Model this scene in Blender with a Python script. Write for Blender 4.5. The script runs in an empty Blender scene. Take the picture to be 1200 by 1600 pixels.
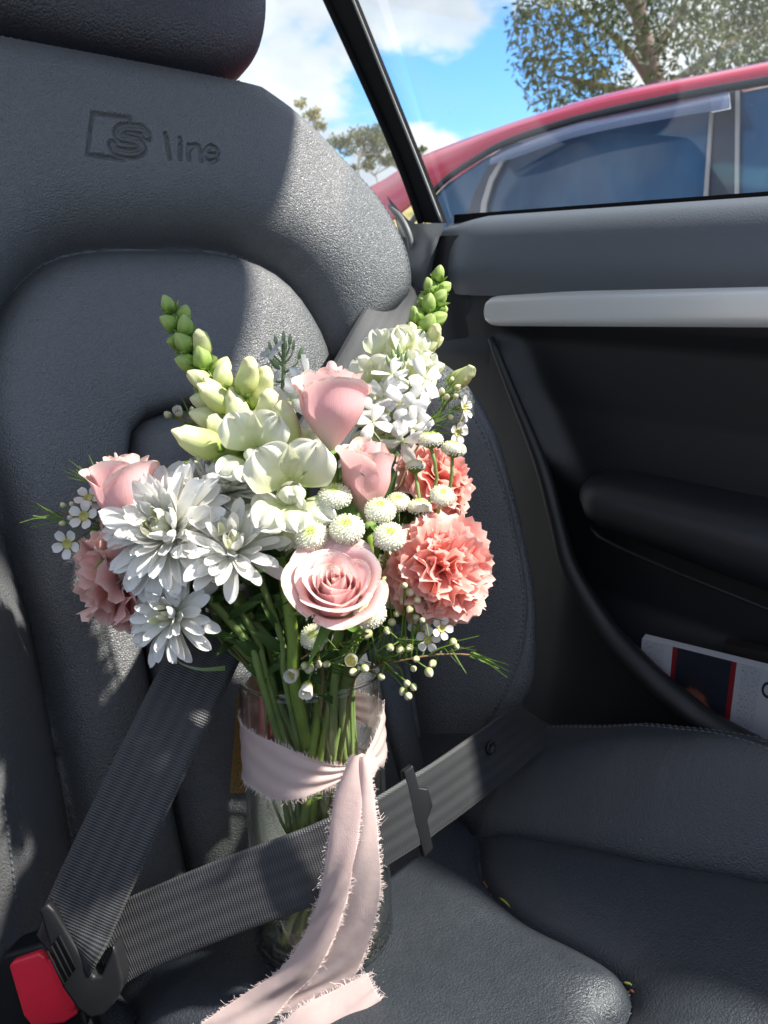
import bpy, bmesh, math, random
import numpy as np
from math import sin, cos, pi, radians, atan, atan2, sqrt
from mathutils import Vector, Matrix
random.seed(7)
RNG = np.random.default_rng(7)
SC = bpy.context.scene
COL = SC.collection

# ------------------------------------------------------------------ camera
# world axes: +X towards the passenger door, +Y towards the rear of the car, +Z up; metres
CAM = np.array([0.0, 0.0, 1.0])
HEAD, PITCH, FPX = radians(42), radians(18), 1155.0
FW = np.array([sin(HEAD) * cos(PITCH), cos(HEAD) * cos(PITCH), -sin(PITCH)])
RT = np.array([cos(HEAD), -sin(HEAD), 0.0])
UP = np.cross(RT, FW)
cd = bpy.data.cameras.new('camera')
cam = bpy.data.objects.new('camera', cd); COL.objects.link(cam)
cam.location = CAM
cam.rotation_euler = Vector(FW).to_track_quat('-Z', 'Y').to_euler()
cd.sensor_fit = 'VERTICAL'; cd.sensor_height = 36.0; cd.sensor_width = 27.0
cd.lens = FPX / 1600 * 36.0
cd.clip_start = 0.01; cd.clip_end = 3000
cd.dof.use_dof = True; cd.dof.focus_distance = 0.5; cd.dof.aperture_fstop = 14.0
SC.camera = cam

# ------------------------------------------------------------------ light
SUN = np.array([0.60, -0.60, 1.0]); SUN /= np.linalg.norm(SUN)
sd = bpy.data.lights.new('sun', 'SUN'); sd.energy = 3.25; sd.angle = radians(2.2); sd.color = (1.0, 0.95, 0.87)
so = bpy.data.objects.new('sun', sd); COL.objects.link(so)
so.rotation_euler = Vector(SUN).to_track_quat('Z', 'Y').to_euler()
so.location = (2, -2, 5)
W = bpy.data.worlds.new('World'); SC.world = W; W.use_nodes = True
wn, wl = W.node_tree.nodes, W.node_tree.links
wn.clear()
def wnode(t, **k):
    n = wn.new(t)
    for a, b in k.items(): setattr(n, a, b)
    return n
w_out = wnode('ShaderNodeOutputWorld'); w_bg = wnode('ShaderNodeBackground')
w_bg.inputs['Strength'].default_value = 0.112
sky = wnode('ShaderNodeTexSky'); sky.sky_type = 'NISHITA'; sky.sun_disc = False
sky.sun_elevation = math.asin(SUN[2]); sky.sun_rotation = atan2(SUN[0], SUN[1])
sky.air_density = 1.0; sky.dust_density = 0.2; sky.ozone_density = 3.0
tc = wnode('ShaderNodeTexCoord'); sep = wnode('ShaderNodeSeparateXYZ')
wl.new(tc.outputs['Generated'], sep.inputs[0])
def wmath(op, a, b=None, c=None):
    n = wnode('ShaderNodeMath', operation=op)
    for i, v in enumerate((a, b, c)):
        if v is None: continue
        if isinstance(v, (int, float)): n.inputs[i].default_value = v
        else: wl.new(v, n.inputs[i])
    return n.outputs[0]
zz = wmath('ADD', wmath('ABSOLUTE', sep.outputs['Z']), 0.35)
comb = wnode('ShaderNodeCombineXYZ')
wl.new(wmath('DIVIDE', sep.outputs['X'], zz), comb.inputs['X'])
wl.new(wmath('DIVIDE', sep.outputs['Y'], zz), comb.inputs['Y'])
def wnoise(scale, detail, off, rough=0.55):
    mp = wnode('ShaderNodeMapping'); mp.inputs['Location'].default_value = off
    wl.new(comb.outputs[0], mp.inputs['Vector'])
    n = wnode('ShaderNodeTexNoise'); n.inputs['Scale'].default_value = scale
    n.inputs['Detail'].default_value = detail; n.inputs['Roughness'].default_value = rough
    wl.new(mp.outputs[0], n.inputs['Vector'])
    return n.outputs['Fac']
CLOUD_OFF = (5.3494, 3.3879, 0)
big = wnoise(1.9, 8.0, CLOUD_OFF, 0.52)
shade = wnoise(2.1, 5.0, (9.3, 4.1, 2.0), 0.5)
mr = wnode('ShaderNodeMapRange'); mr.interpolation_type = 'SMOOTHSTEP'
mr.inputs['From Min'].default_value = 0.42; mr.inputs['From Max'].default_value = 0.50
wl.new(big, mr.inputs['Value'])
cr = wnode('ShaderNodeValToRGB')
cr.color_ramp.elements[0].position = 0.36; cr.color_ramp.elements[0].color = (1.9, 2.15, 2.5, 1)
cr.color_ramp.elements[1].position = 0.60; cr.color_ramp.elements[1].color = (3.6, 3.62, 3.65, 1)
wl.new(shade, cr.inputs[0])
mx = wnode('ShaderNodeMix', data_type='RGBA')
wl.new(mr.outputs[0], mx.inputs['Factor'])
tint = wnode('ShaderNodeMix', data_type='RGBA', blend_type='MULTIPLY'); tint.inputs['Factor'].default_value = 1.0; tint.inputs[7].default_value = (.44, .66, .86, 1)
wl.new(sky.outputs[0], tint.inputs[6]); wl.new(tint.outputs[2], mx.inputs[6]); wl.new(cr.outputs[0], mx.inputs[7])
wl.new(mx.outputs[2], w_bg.inputs['Color']); wl.new(w_bg.outputs[0], w_out.inputs['Surface'])
vs = SC.view_settings
vs.view_transform = 'Standard'; vs.look = 'None'; vs.gamma = 1.0; vs.use_curve_mapping = False
vs.exposure = 1.7
SC.render.engine = 'CYCLES'
SC.cycles.use_denoising = True
SC.cycles.max_bounces = 7; SC.cycles.diffuse_bounces = 3; SC.cycles.glossy_bounces = 3; SC.cycles.transparent_max_bounces = 24; SC.cycles.transmission_bounces = 8
SC.cycles.caustics_reflective = False; SC.cycles.caustics_refractive = False
SC.cycles.sample_clamp_indirect = 6.0

# ------------------------------------------------------------------ pixel <-> place helpers (photo pixels, 1200x1600)
def ray(px, py): return FW + (px - 600) / FPX * RT + (800 - py) / FPX * UP
def P(px, py, d): return CAM + d * ray(px, py)
def on(px, py, axis, val):
    r = ray(px, py); return CAM + (val - CAM[axis]) / r[axis] * r
def img(a, b, c):                       # direction: a to the right, b up, c towards the viewer
    v = a * RT + b * UP - c * FW; return v / np.linalg.norm(v)

# ------------------------------------------------------------------ mesh helpers
def set_mesh(name, verts, faces, uv=None, smooth=True):
    me = bpy.data.meshes.new(name)
    verts = np.asarray(verts, dtype=np.float32); 
    if isinstance(faces, np.ndarray):
        nf, k = faces.shape
        me.vertices.add(len(verts)); me.vertices.foreach_set('co', verts.ravel())
        me.loops.add(nf * k); me.loops.foreach_set('vertex_index', faces.astype(np.int32).ravel())
        me.polygons.add(nf)
        me.polygons.foreach_set('loop_start', np.arange(0, nf * k, k, dtype=np.int32))
        me.polygons.foreach_set('loop_total', np.full(nf, k, dtype=np.int32))
    else:
        me.from_pydata([tuple(map(float, v)) for v in verts], [], faces)
    me.update(calc_edges=True)
    if uv is not None:
        l = me.uv_layers.new(name='UVMap')
        li = np.empty(len(me.loops), dtype=np.int32); me.loops.foreach_get('vertex_index', li)
        l.data.foreach_set('uv', np.asarray(uv, dtype=np.float32)[li].ravel())
    if smooth:
        me.polygons.foreach_set('use_smooth', np.ones(len(me.polygons), dtype=bool))
    me.validate(); me.update()
    return me
def grid_faces(nr, nc, wrap=False, off=0):
    i = np.arange(nr - 1)[:, None]; j = np.arange(nc if wrap else nc - 1)[None, :]
    j2 = (j + 1) % nc
    a = i * nc + j; b = i * nc + j2; c = (i + 1) * nc + j2; d = (i + 1) * nc + j
    return np.stack([a, b, c, d], -1).reshape(-1, 4) + off
def grid_mesh(name, X, wrap=False, vlen=None, smooth=True):
    X = np.asarray(X, float); nr, nc, _ = X.shape
    uv = np.stack(np.broadcast_arrays(np.linspace(0, 1, nc)[None, :], (np.linspace(0, 1, nr) if vlen is None else np.asarray(vlen))[:, None]), -1).reshape(-1, 2)
    return set_mesh(name, X.reshape(-1, 3), grid_faces(nr, nc, wrap), uv, smooth)
class MB:
    "collects shapes into one mesh"
    def __init__(s): s.v = []; s.f = []; s.n = 0; s.uv = []
    def add(s, v, f, uv=None):
        v = np.asarray(v, float).reshape(-1, 3)
        s.v.append(v); s.f += [tuple(int(q) + s.n for q in ff) for ff in f]; s.n += len(v)
        s.uv.append(np.zeros((len(v), 2)) if uv is None else np.asarray(uv, float).reshape(-1, 2))
        return s
    def grid(s, X, wrap=False):
        X = np.asarray(X, float); nr, nc, _ = X.shape
        uv = np.stack(np.broadcast_arrays(np.linspace(0, 1, nc)[None, :], np.linspace(0, 1, nr)[:, None]), -1)
        return s.add(X, grid_faces(nr, nc, wrap), uv)
    def tube(s, path, rad, n=8, caps=True):
        return s._tube(path, rad, n, caps)
    def _tube(s, path, rad, n, caps):
        X = tube_grid(path, rad, n); nr = len(X)
        s.grid(X, True)
        if caps:
            b = s.n - nr * n
            s.f.append(tuple(b + k for k in range(n))[::-1]); s.f.append(tuple(b + (nr - 1) * n + k for k in range(n)))
        return s
    def box(s, c, size, R=None):
        h = np.array(size) / 2
        v = np.array([[x, y, z] for x in (-1, 1) for y in (-1, 1) for z in (-1, 1)]) * h
        if R is not None: v = v @ np.asarray(R).T
        return s.add(v + np.array(c), [(0, 1, 3, 2), (4, 6, 7, 5), (0, 4, 5, 1), (2, 3, 7, 6), (0, 2, 6, 4), (1, 5, 7, 3)])
    def prism(s, pts, ext):
        "polygon of 3D points extruded along vector ext"
        p = np.asarray(pts, float); n = len(p)
        v = np.vstack([p, p + np.asarray(ext)])
        return s.add(v, [tuple(range(n))[::-1], tuple(range(n, 2 * n))] + [(i, (i + 1) % n, n + (i + 1) % n, n + i) for i in range(n)])
    def mesh(s, name, smooth=True):
        return set_mesh(name, np.vstack(s.v), s.f, np.vstack(s.uv), smooth)
def frames(path):
    p = np.asarray(path, float); t = np.gradient(p, axis=0); t /= np.linalg.norm(t, axis=1)[:, None] + 1e-12
    ref = np.array([0.31, 0.57, 0.76]) if abs(t[0] @ np.array([0.31, 0.57, 0.76])) < .9 else np.array([1., 0, 0])
    a = np.cross(t[0], ref); a /= np.linalg.norm(a); A = [a]
    for k in range(1, len(p)):
        a = A[-1] - t[k] * (A[-1] @ t[k]); a /= np.linalg.norm(a) + 1e-12; A.append(a)
    A = np.array(A); return t, A, np.cross(t, A)
def tube_grid(path, rad, n=8):
    t, A, B = frames(path); th = np.linspace(0, 2 * pi, n, endpoint=False)
    r = np.broadcast_to(np.asarray(rad, float), (len(path),))[:, None, None]
    return np.asarray(path)[:, None, :] + r * (np.cos(th)[None, :, None] * A[:, None, :] + np.sin(th)[None, :, None] * B[:, None, :])
def spline(pts, n):
    "Catmull-Rom through the points, n samples, evenly spaced by length"
    p = np.asarray(pts, float)
    if len(p) < 3:
        t = np.linspace(0, 1, n)[:, None]; return p[0] * (1 - t) + p[-1] * t
    q = np.vstack([2 * p[0] - p[1], p, 2 * p[-1] - p[-2]]); out = []
    for i in range(1, len(q) - 2):
        t = np.linspace(0, 1, 24, endpoint=False)[:, None]
        a, b, c, d = q[i - 1], q[i], q[i + 1], q[i + 2]
        out.append(.5 * (2 * b + (c - a) * t + (2 * a - 5 * b + 4 * c - d) * t ** 2 + (3 * b - a - 3 * c + d) * t ** 3))
    o = np.vstack(out + [p[-1:]]); s = np.r_[0, np.cumsum(np.linalg.norm(np.diff(o, axis=0), axis=1))]
    u = np.linspace(0, s[-1], n)
    return np.stack([np.interp(u, s, o[:, k]) for k in range(o.shape[1])], -1)
def link(name, me, mat, parent=None, M=None):
    o = bpy.data.objects.new(name, me); COL.objects.link(o)
    if mat is not None and not me.materials: me.materials.append(mat)
    if M is not None: o.matrix_world = Matrix([list(map(float, r)) for r in M])
    if parent is not None: o.parent = parent
    return o
def empty(name, loc=(0, 0, 0), label=None, cat=None, group=None, kind=None):
    o = bpy.data.objects.new(name, None); COL.objects.link(o); o.empty_display_size = .02
    o.location = tuple(map(float, loc)); tag(o, label, cat, group, kind); return o
def tag(o, label=None, cat=None, group=None, kind=None):
    for k, v in (('label', label), ('category', cat), ('group', group), ('kind', kind)):
        if v: o[k] = v
    return o
def part(name, me, mat, parent):
    "mesh in world coordinates hung under a thing whose empty may sit anywhere"
    o = link(name, me, mat, None); o.parent = parent
    L = Vector((0, 0, 0)); q = parent
    while q is not None: L = L + q.location; q = q.parent
    o.location = -L
    return o
def ss(a, b, x):
    t = np.clip((np.asarray(x, float) - a) / (b - a), 0, 1); return t * t * (3 - 2 * t)

# ------------------------------------------------------------------ materials
MATS = {}
class NT:
    def __init__(s, name):
        s.m = bpy.data.materials.new(name); s.m.use_nodes = True; s.n = s.m.node_tree.nodes; s.l = s.m.node_tree.links
        s.b = s.n['Principled BSDF']; s.o = s.n['Material Output']
    def new(s, t, **k):
        n = s.n.new(t)
        for a, b in k.items(): setattr(n, a, b)
        return n
    def set(s, sock, v):
        if isinstance(v, bpy.types.NodeSocket): s.l.new(v, sock)
        else: sock.default_value = v if not (isinstance(v, tuple) and len(v) == 3 and len(sock.default_value) == 4) else (*v, 1)
    def p(s, **k):
        for a, v in k.items(): s.set(s.b.inputs[a.replace('_', ' ')], v)
        return s
    def coord(s, kind='Object', scale=(1, 1, 1), rot=(0, 0, 0)):
        t = s.new('ShaderNodeTexCoord'); m = s.new('ShaderNodeMapping')
        m.inputs['Scale'].default_value = scale; m.inputs['Rotation'].default_value = rot
        s.l.new(t.outputs[kind], m.inputs[0]); return m.outputs[0]
    def noise(s, scale, detail=3, rough=.5, vec=None, dist=0.0):
        n = s.new('ShaderNodeTexNoise'); n.inputs['Scale'].default_value = scale; n.inputs['Detail'].default_value = detail
        n.inputs['Roughness'].default_value = rough; n.inputs['Distortion'].default_value = dist
        s.l.new(vec if vec is not None else s.coord(), n.inputs['Vector']); return n.outputs['Fac']
    def ramp(s, fac, stops):
        r = s.new('ShaderNodeValToRGB'); e = r.color_ramp.elements
        while len(e) < len(stops): e.new(.5)
        for k, (pos, c) in enumerate(stops):
            e[k].position = pos; e[k].color = (*c, 1) if len(c) == 3 else c
        s.l.new(fac, r.inputs[0]); return r.outputs[0]
    def math(s, op, a, b=0.0, c=None):
        n = s.new('ShaderNodeMath', operation=op); s.set(n.inputs[0], a); s.set(n.inputs[1], b)
        if c is not None: s.set(n.inputs[2], c)
        return n.outputs[0]
    def mix(s, fac, a, b):
        n = s.new('ShaderNodeMix', data_type='RGBA'); s.set(n.inputs[0], fac); s.set(n.inputs[6], a); s.set(n.inputs[7], b); return n.outputs[2]
    def bump(s, h, strength=.4, dist=.001, normal=None):
        n = s.new('ShaderNodeBump'); n.inputs['Strength'].default_value = strength; n.inputs['Distance'].default_value = dist
        s.l.new(h, n.inputs['Height'])
        if normal is not None: s.l.new(normal, n.inputs['Normal'])
        return n.outputs[0]
    def uv(s):
        t = s.new('ShaderNodeTexCoord'); q = s.new('ShaderNodeSeparateXYZ'); s.l.new(t.outputs['UV'], q.inputs[0]); return q.outputs[0], q.outputs[1]
    def rnd(s): return s.new('ShaderNodeObjectInfo').outputs['Random']
    def translucent(s, col, fac):
        t = s.new('ShaderNodeBsdfTranslucent'); s.set(t.inputs['Color'], col)
        m = s.new('ShaderNodeMixShader'); m.inputs[0].default_value = fac
        s.l.new(s.b.outputs[0], m.inputs[1]); s.l.new(t.outputs[0], m.inputs[2]); s.l.new(m.outputs[0], s.o.inputs[0])
        if 'Normal' in t.inputs and s.b.inputs['Normal'].is_linked: s.l.new(s.b.inputs['Normal'].links[0].from_socket, t.inputs['Normal'])
        return s
def simple(name, col, rough=.5, metal=0.0, **k):
    t = NT(name); t.p(Base_Color=(*col, 1), Roughness=rough, Metallic=metal, **k); MATS[name] = t.m; return t.m

def leather(name, col, cell=680.0, strength=.52, rough=.46, wrinkle=0.0):
    t = NT(name); v = t.coord()
    nz = t.noise(90, 3, .5, v)
    w = t.new('ShaderNodeVectorMath', operation='ADD'); sc = t.new('ShaderNodeVectorMath', operation='SCALE'); sc.inputs['Scale'].default_value = .0022
    nn = t.new('ShaderNodeTexNoise'); nn.inputs['Scale'].default_value = 300; t.l.new(v, nn.inputs['Vector'])
    t.l.new(nn.outputs['Color'], sc.inputs[0]); t.l.new(v, w.inputs[0]); t.l.new(sc.outputs[0], w.inputs[1])
    vo = t.new('ShaderNodeTexVoronoi'); vo.feature = 'SMOOTH_F1'; vo.inputs['Scale'].default_value = cell; vo.inputs['Smoothness'].default_value = .35
    t.l.new(w.outputs[0], vo.inputs['Vector'])
    vo2 = t.new('ShaderNodeTexVoronoi'); vo2.feature = 'DISTANCE_TO_EDGE'; vo2.inputs['Scale'].default_value = cell * .8
    t.l.new(w.outputs[0], vo2.inputs['Vector'])
    e2 = t.math('MINIMUM', vo2.outputs['Distance'], .16)
    h = t.math('ADD', t.math('MULTIPLY', vo.outputs['Distance'], -.9), t.math('MULTIPLY', e2, 1.7))
    if wrinkle:
        wv = t.coord(scale=(1, 2.6, 1), rot=(0, 0, .5))
        h = t.math('ADD', h, t.math('MULTIPLY', t.noise(150, 4, .6, wv, .6), wrinkle))
    nrm = t.bump(h, strength, .0015)
    c = t.mix(t.math('MULTIPLY', nz, .55), (*[q * .82 for q in col], 1), (*[q * 1.25 for q in col], 1))
    c = t.mix(t.math('MULTIPLY', vo.outputs['Distance'], .62), c, (*[q * .45 for q in col], 1))
    t.p(Base_Color=c, Roughness=t.math('ADD', t.math('MULTIPLY', nz, .16), rough - .08), Normal=nrm, Specular_IOR_Level=.8)
    MATS[name] = t.m; return t.m
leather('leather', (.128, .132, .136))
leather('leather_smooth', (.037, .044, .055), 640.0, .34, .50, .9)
leather('leather_head_shaded', (.020, .020, .028), 480.0, .4, .5)  # headrest leather: shade under the roof darkened into the base colour
def plastic(name, col, rough, grain=900.0, st=.12):
    t = NT(name); t.p(Base_Color=(*col, 1), Roughness=rough, Normal=t.bump(t.noise(grain, 2, .5), st, .0006)); MATS[name] = t.m; return t.m
plastic('door_black', (.010, .011, .013), .50)
plastic('door_top', (.10, .112, .128), .5, 700.0, .5)
plastic('trim_grey', (.15, .155, .155), .5)
plastic('black_plastic', (.012, .0125, .014), .45, 500.0, .06); MATS['black_plastic'].node_tree.nodes['Principled BSDF'].inputs['Specular IOR Level'].default_value = .3
plastic('red_plastic', (.90, .030, .060), .35, 300.0, .05)
plastic('rubber', (.010, .010, .011), .8, 900, .05); MATS['rubber'].node_tree.nodes['Principled BSDF'].inputs['Specular IOR Level'].default_value = .08
plastic('headliner', (.55, .54, .52), .9)  # lining colour lightened to bounce fill light on the seat
plastic('carpet', (.012, .012, .013), .95, 500, .6)
t = NT('thread'); t.p(Base_Color=(.10, .11, .12, 1), Roughness=.6); MATS['thread'] = t.m
t = NT('brushed_metal'); v = t.coord(scale=(1, 4, 900))
t.p(Base_Color=(.72, .72, .70, 1), Metallic=.40, Roughness=.40, Normal=t.bump(t.noise(1.0, 2, .5, v), .12, .0004)); MATS['brushed_metal'] = t.m
def thin_glass(name, tint, base=.035, power=5.0, haze=0.0, rough=.0, speck=False):
    t = NT(name); t.n.remove(t.b)
    tr = t.new('ShaderNodeBsdfTransparent'); tr.inputs[0].default_value = (*tint, 1)
    gl = t.new('ShaderNodeBsdfGlossy'); gl.inputs['Roughness'].default_value = rough
    lw0 = t.new('ShaderNodeLayerWeight'); lw = t.math('MULTIPLY_ADD', t.math('POWER', lw0.outputs['Facing'], power), .9, base)
    m = t.new('ShaderNodeMixShader'); t.l.new(lw, m.inputs[0]); t.l.new(tr.outputs[0], m.inputs[1]); t.l.new(gl.outputs[0], m.inputs[2])
    out = m.outputs[0]
    if haze:
        df = t.new('ShaderNodeBsdfDiffuse'); df.inputs[0].default_value = (.75, .8, .85, 1)
        m2 = t.new('ShaderNodeMixShader'); t.l.new(out, m2.inputs[1]); t.l.new(df.outputs[0], m2.inputs[2])
        f = t.math('MULTIPLY', t.noise(9, 4, .7), haze)
        if speck:
            s = t.noise(160, 2, .5); f = t.math('ADD', f, t.math('MULTIPLY', t.math('GREATER_THAN', s, .74), .10))
        t.l.new(f, m2.inputs[0]); out = m2.outputs[0]
    t.l.new(out, t.o.inputs[0]); MATS[name] = t.m; return t
thin_glass('window_glass', (.95, .97, .97), haze=.014, speck=True)
# ================================================================== seat
SEAT_X = .30
REC = atan(.33)
B0 = np.array([SEAT_X, .47, .55]); BU = np.array([1., 0, 0]); BV = np.array([0, sin(REC), cos(REC)]); BN = np.array([0, -cos(REC), sin(REC)])
def back_uv(px, py, h=0.0):
    r = ray(px, py); t = ((B0 + h * BN - CAM) @ BN) / (r @ BN); w = CAM + t * r
    return np.array([w[0] - SEAT_X, (w - B0) @ BV])
def seg_dist(u, v, poly, closed=True):
    "distance of points to a polyline, and inside flag for closed ones"
    p = np.asarray(poly, float); q = np.roll(p, -1, axis=0) if closed else p[1:]
    if not closed: p = p[:-1]
    d2 = np.full(u.shape, 1e9); ins = np.zeros(u.shape, bool)
    for (ax, ay), (bx, by) in zip(p, q):
        ex, ey = bx - ax, by - ay; L = ex * ex + ey * ey + 1e-15
        t = np.clip(((u - ax) * ex + (v - ay) * ey) / L, 0, 1)
        d2 = np.minimum(d2, (u - ax - t * ex) ** 2 + (v - ay - t * ey) ** 2)
        if closed and ay != by:
            ins ^= ((ay > v) != (by > v)) & (u < ex * (v - ay) / (by - ay) + ax)
    return np.sqrt(d2), ins
def sdist(u, v, poly):
    d, i = seg_dist(u, v, poly); return np.where(i, d, -d)

_vr = np.array([-.10, 0, .05, .10, .15, .20, .26, .32, .38, .42, .46, .485, .510, .540, .575, .605, .628, .640, .646])
_ur = np.array([.225, .268, .288, .30, .303, .303, .296, .286, .276, .272, .274, .275, .272, .262, .240, .208, .168, .130, .098])
_vd = np.linspace(-.10, .646, 400); _ud = np.interp(_vd, _vr, _ur)
for _ in range(3): _ud[4:-4] = np.convolve(_ud, np.ones(9) / 9, 'valid')
def half_w(v): return np.interp(v, _vd, _ud)
OUTL = [(-w, v) for v, w in zip(_vd[::6], _ud[::6])] + [(w, v) for v, w in zip(_vd[::6][::-1], _ud[::6][::-1])]
INS = spline([(-.165, -.20), (-.165, .25), (-.160, .36), (-.150, .41), (-.132, .444), (-.109, .470), (-.081, .488), (-.044, .496), (.01, .498), (.068, .497), (.113, .484),
       (.143, .459), (.163, .42), (.172, .38), (.176, .33), (.178, .25), (.178, -.20)], 90)
LUM = spline([(-.10, -.16), (-.086, .18), (-.066, .29), (-.060, .328), (-.050, .347), (-.029, .355), (.02, .357), (.07, .355), (.088, .345), (.096, .325), (.10, .28), (.118, .18), (.135, -.16)], 70)
BOLR = [(.174, .383), (.18, .33), (.186, .25), (.190, .16), (.192, .08), (.190, 0), (.18, -.2), (.6, -.2), (.6, .50), (.30, .446), (.262, .432), (.22, .41)]
BOLL = [(-.168, .362), (-.166, .33), (-.162, .28), (-.160, .22), (-.162, .16), (-.166, .10), (-.172, 0), (-.18, -.2), (-.6, -.2), (-.6, .50), (-.30, .446), (-.262, .432), (-.21, .40)]

# embossed mark: a square outline with an S over it, then the word "line"
EMB_H = .032
def pxl(*pts): return np.array([back_uv(x, y, EMB_H) for x, y in pts])
SQ = pxl((192, 251), (135, 243), (140, 183), (200, 190), (199, 201))
SPATH = spline(pxl((225, 217), (219, 208), (205, 206), (189, 205), (181, 211), (185, 219), (200, 222), (213, 226), (219, 234), (213, 241), (198, 242), (180, 238), (174, 230)), 60)
LETT = [pxl((254, 215), (258, 234), (262, 250)),
        pxl((277, 231), (278, 251)), pxl((276, 222), (277, 224)),
        pxl((290, 232), (291, 252)), spline(pxl((291, 238), (296, 233), (303, 233), (308, 238), (310, 254)), 24),
        spline(pxl((316, 244), (334, 246), (333, 238), (325, 234), (317, 239), (315, 247), (319, 254), (327, 256), (334, 253)), 40)]
def emboss(u, v):
    o = np.zeros(u.shape)
    m = (u > -.064) & (u < .072) & (v > .540) & (v < .596)
    if not m.any(): return o
    a, b = u[m], v[m]
    ds, _ = seg_dist(a, b, SPATH, False); dq, _ = seg_dist(a, b, SQ, False)
    q = np.exp(-(dq / .0013) ** 2) * ss(.0030, .0046, ds)
    s = np.maximum(np.exp(-((ds - .0031) / .0011) ** 2), .45 * np.exp(-(ds / .0006) ** 2))
    dl = np.full(a.shape, 1.0)
    for L in LETT: dl = np.minimum(dl, seg_dist(a, b, L, False)[0])
    l = 1 - ss(.0010, .0024, dl)
    o[m] = -.0023 * np.maximum(np.maximum(q, s), l)
    return o
def back_h(u, v):
    "height of the upholstery over the backrest plane, and which panel it belongs to"
    di = sdist(u, v, INS); dl = sdist(u, v, LUM); br = sdist(u, v, BOLR); bl = sdist(u, v, BOLL)
    db = np.maximum(br, bl); do = sdist(u, v, OUTL)
    bol = db > 0; ins = (di > 0) & ~bol; lum = ins & (dl > 0)
    h = np.where(di > 0, -.014 + .024 * (1 - np.exp(-np.abs(di) / .016)), -.014 + .056 * (1 - np.exp(-np.abs(di) / .026)) - .018 * ss(.10, .24, np.abs(u)) * ss(.46, .60, v))
    h = h + np.where(ins, .10 * (np.abs(u - .01)) ** 1.5, 0) + np.where(ins | lum, -.012 * np.exp(-np.abs(db) / .012), 0)
    h = h - np.where(~bol & ~ins, .016 * np.exp(-np.abs(db) / .014), 0)
    h = h - np.where(ins & ~lum, .008 * np.exp(-np.abs(dl) / .010), 0)
    h = np.where(lum, h + -.008 + .026 * (1 - np.exp(-np.abs(dl) / .014)), h)
    fade = ss(.48, .27, v)
    hb = -.010 + .030 * (1 - np.exp(-np.abs(db) / .018)) + .078 * np.where(u < 0, ss(-.02, .16, v) * .9, 1) * fade * ss(0, .085, np.abs(db)) * (1 - .35 * ss(.03, -.06, v))
    h = np.where(bol, hb, h)
    crease = lambda h, d, c, w: c + (h - c) * (1 - np.exp(-np.abs(d) / w))
    h = crease(h, db, -.024, .0035)
    h = np.where((np.abs(di) < .03) & ~bol, crease(h, di, -.018, .0028), h)
    h = np.where(ins, crease(h, dl, -.012, .0026), h)
    R = np.where(bol, .036, .030); e = np.clip(do, 0, None)
    h = h - np.where(e < R, R - np.sqrt(np.maximum(R * R - (R - e) ** 2, 0)), 0)
    h = h - .004 * np.exp(-((do - .012) / .0016) ** 2) * ((v < .60) & ~bol) * .35          # seam along the shoulder edge
    h = h - .0022 * np.exp(-((do - .030) / .0018) ** 2) * bol                                # seam along the bolster edge
    # slow swells and creases of worn leather
    h = h + .0012 * np.sin(u * 31 + 2 * np.sin(v * 17)) * np.sin(v * 23 + 1.3)
    h = h + emboss(u, v)
    reg = np.zeros(u.shape, int); reg[ins] = 1; reg[lum] = 2; reg[br > 0] = 3; reg[bl > 0] = 4
    return h, reg, do
def back_pt(u, v, lift=0.0):
    u = np.asarray(u, float); v = np.asarray(v, float)
    h, _, _ = back_h(u, v)
    return B0 + u[..., None] * BU + v[..., None] * BV + (h + lift)[..., None] * BN

seat = empty('passenger_seat', (SEAT_X, .40, .22), 'dark grey leather passenger seat with S line stamped below the headrest', 'car seat')
vrows = np.r_[np.arange(-.09, .545, .0019), np.arange(.545, .592, .00042), np.arange(.592, .6465, .0015)]
s_f = np.r_[np.linspace(-1, -.30, 115), np.linspace(-.30, .40, 330)[1:-1], np.linspace(.40, 1, 100)]
VV = np.repeat(vrows[:, None], len(s_f), 1); UU = half_w(vrows)[:, None] * s_f[None, :]
def snap(A, B, fields):
    "slide grid points on to the panel borders so that seams run smoothly: A across, B along"
    for fld in fields:
        d = fld(A, B); s = d[:, :-1] * d[:, 1:] < 0; i, j = np.nonzero(s); f = d[i, j] / (d[i, j] - d[i, j + 1]); x = A[i, j] + f * (A[i, j + 1] - A[i, j])
        ok = (j > 2) & (j < A.shape[1] - 4); i, j, f, x = i[ok], j[ok], f[ok], x[ok]; jj = np.where(f < .5, j, j + 1)
        g = np.abs(np.gradient(d, axis=1))[i, j] / (np.abs(np.gradient(A, axis=1))[i, j] + 1e-9); k = g > .55; A[i[k], jj[k]] = x[k]
        d = fld(A, B); s = d[:-1] * d[1:] < 0; i, j = np.nonzero(s); f = d[i, j] / (d[i, j] - d[i + 1, j]); y = B[i, j] + f * (B[i + 1, j] - B[i, j])
        ii = np.where(f < .5, i, i + 1); g = np.abs(np.gradient(d, axis=0))[i, j] / (np.abs(np.gradient(B, axis=0))[i, j] + 1e-9); k = g > .80; B[ii[k], j[k]] = y[k]
    return A, B
UU, VV = snap(UU, VV, [lambda a, b: sdist(a, b, BOLR), lambda a, b: sdist(a, b, BOLL), lambda a, b: sdist(a, b, INS), lambda a, b: sdist(a, b, LUM)])
HH, REG, _ = back_h(UU, VV)
def centre(A): return (A[:-1, :-1] + A[1:, :-1] + A[:-1, 1:] + A[1:, 1:]) / 4
REG[:-1, :-1] = back_h(centre(UU), centre(VV))[1]
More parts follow.
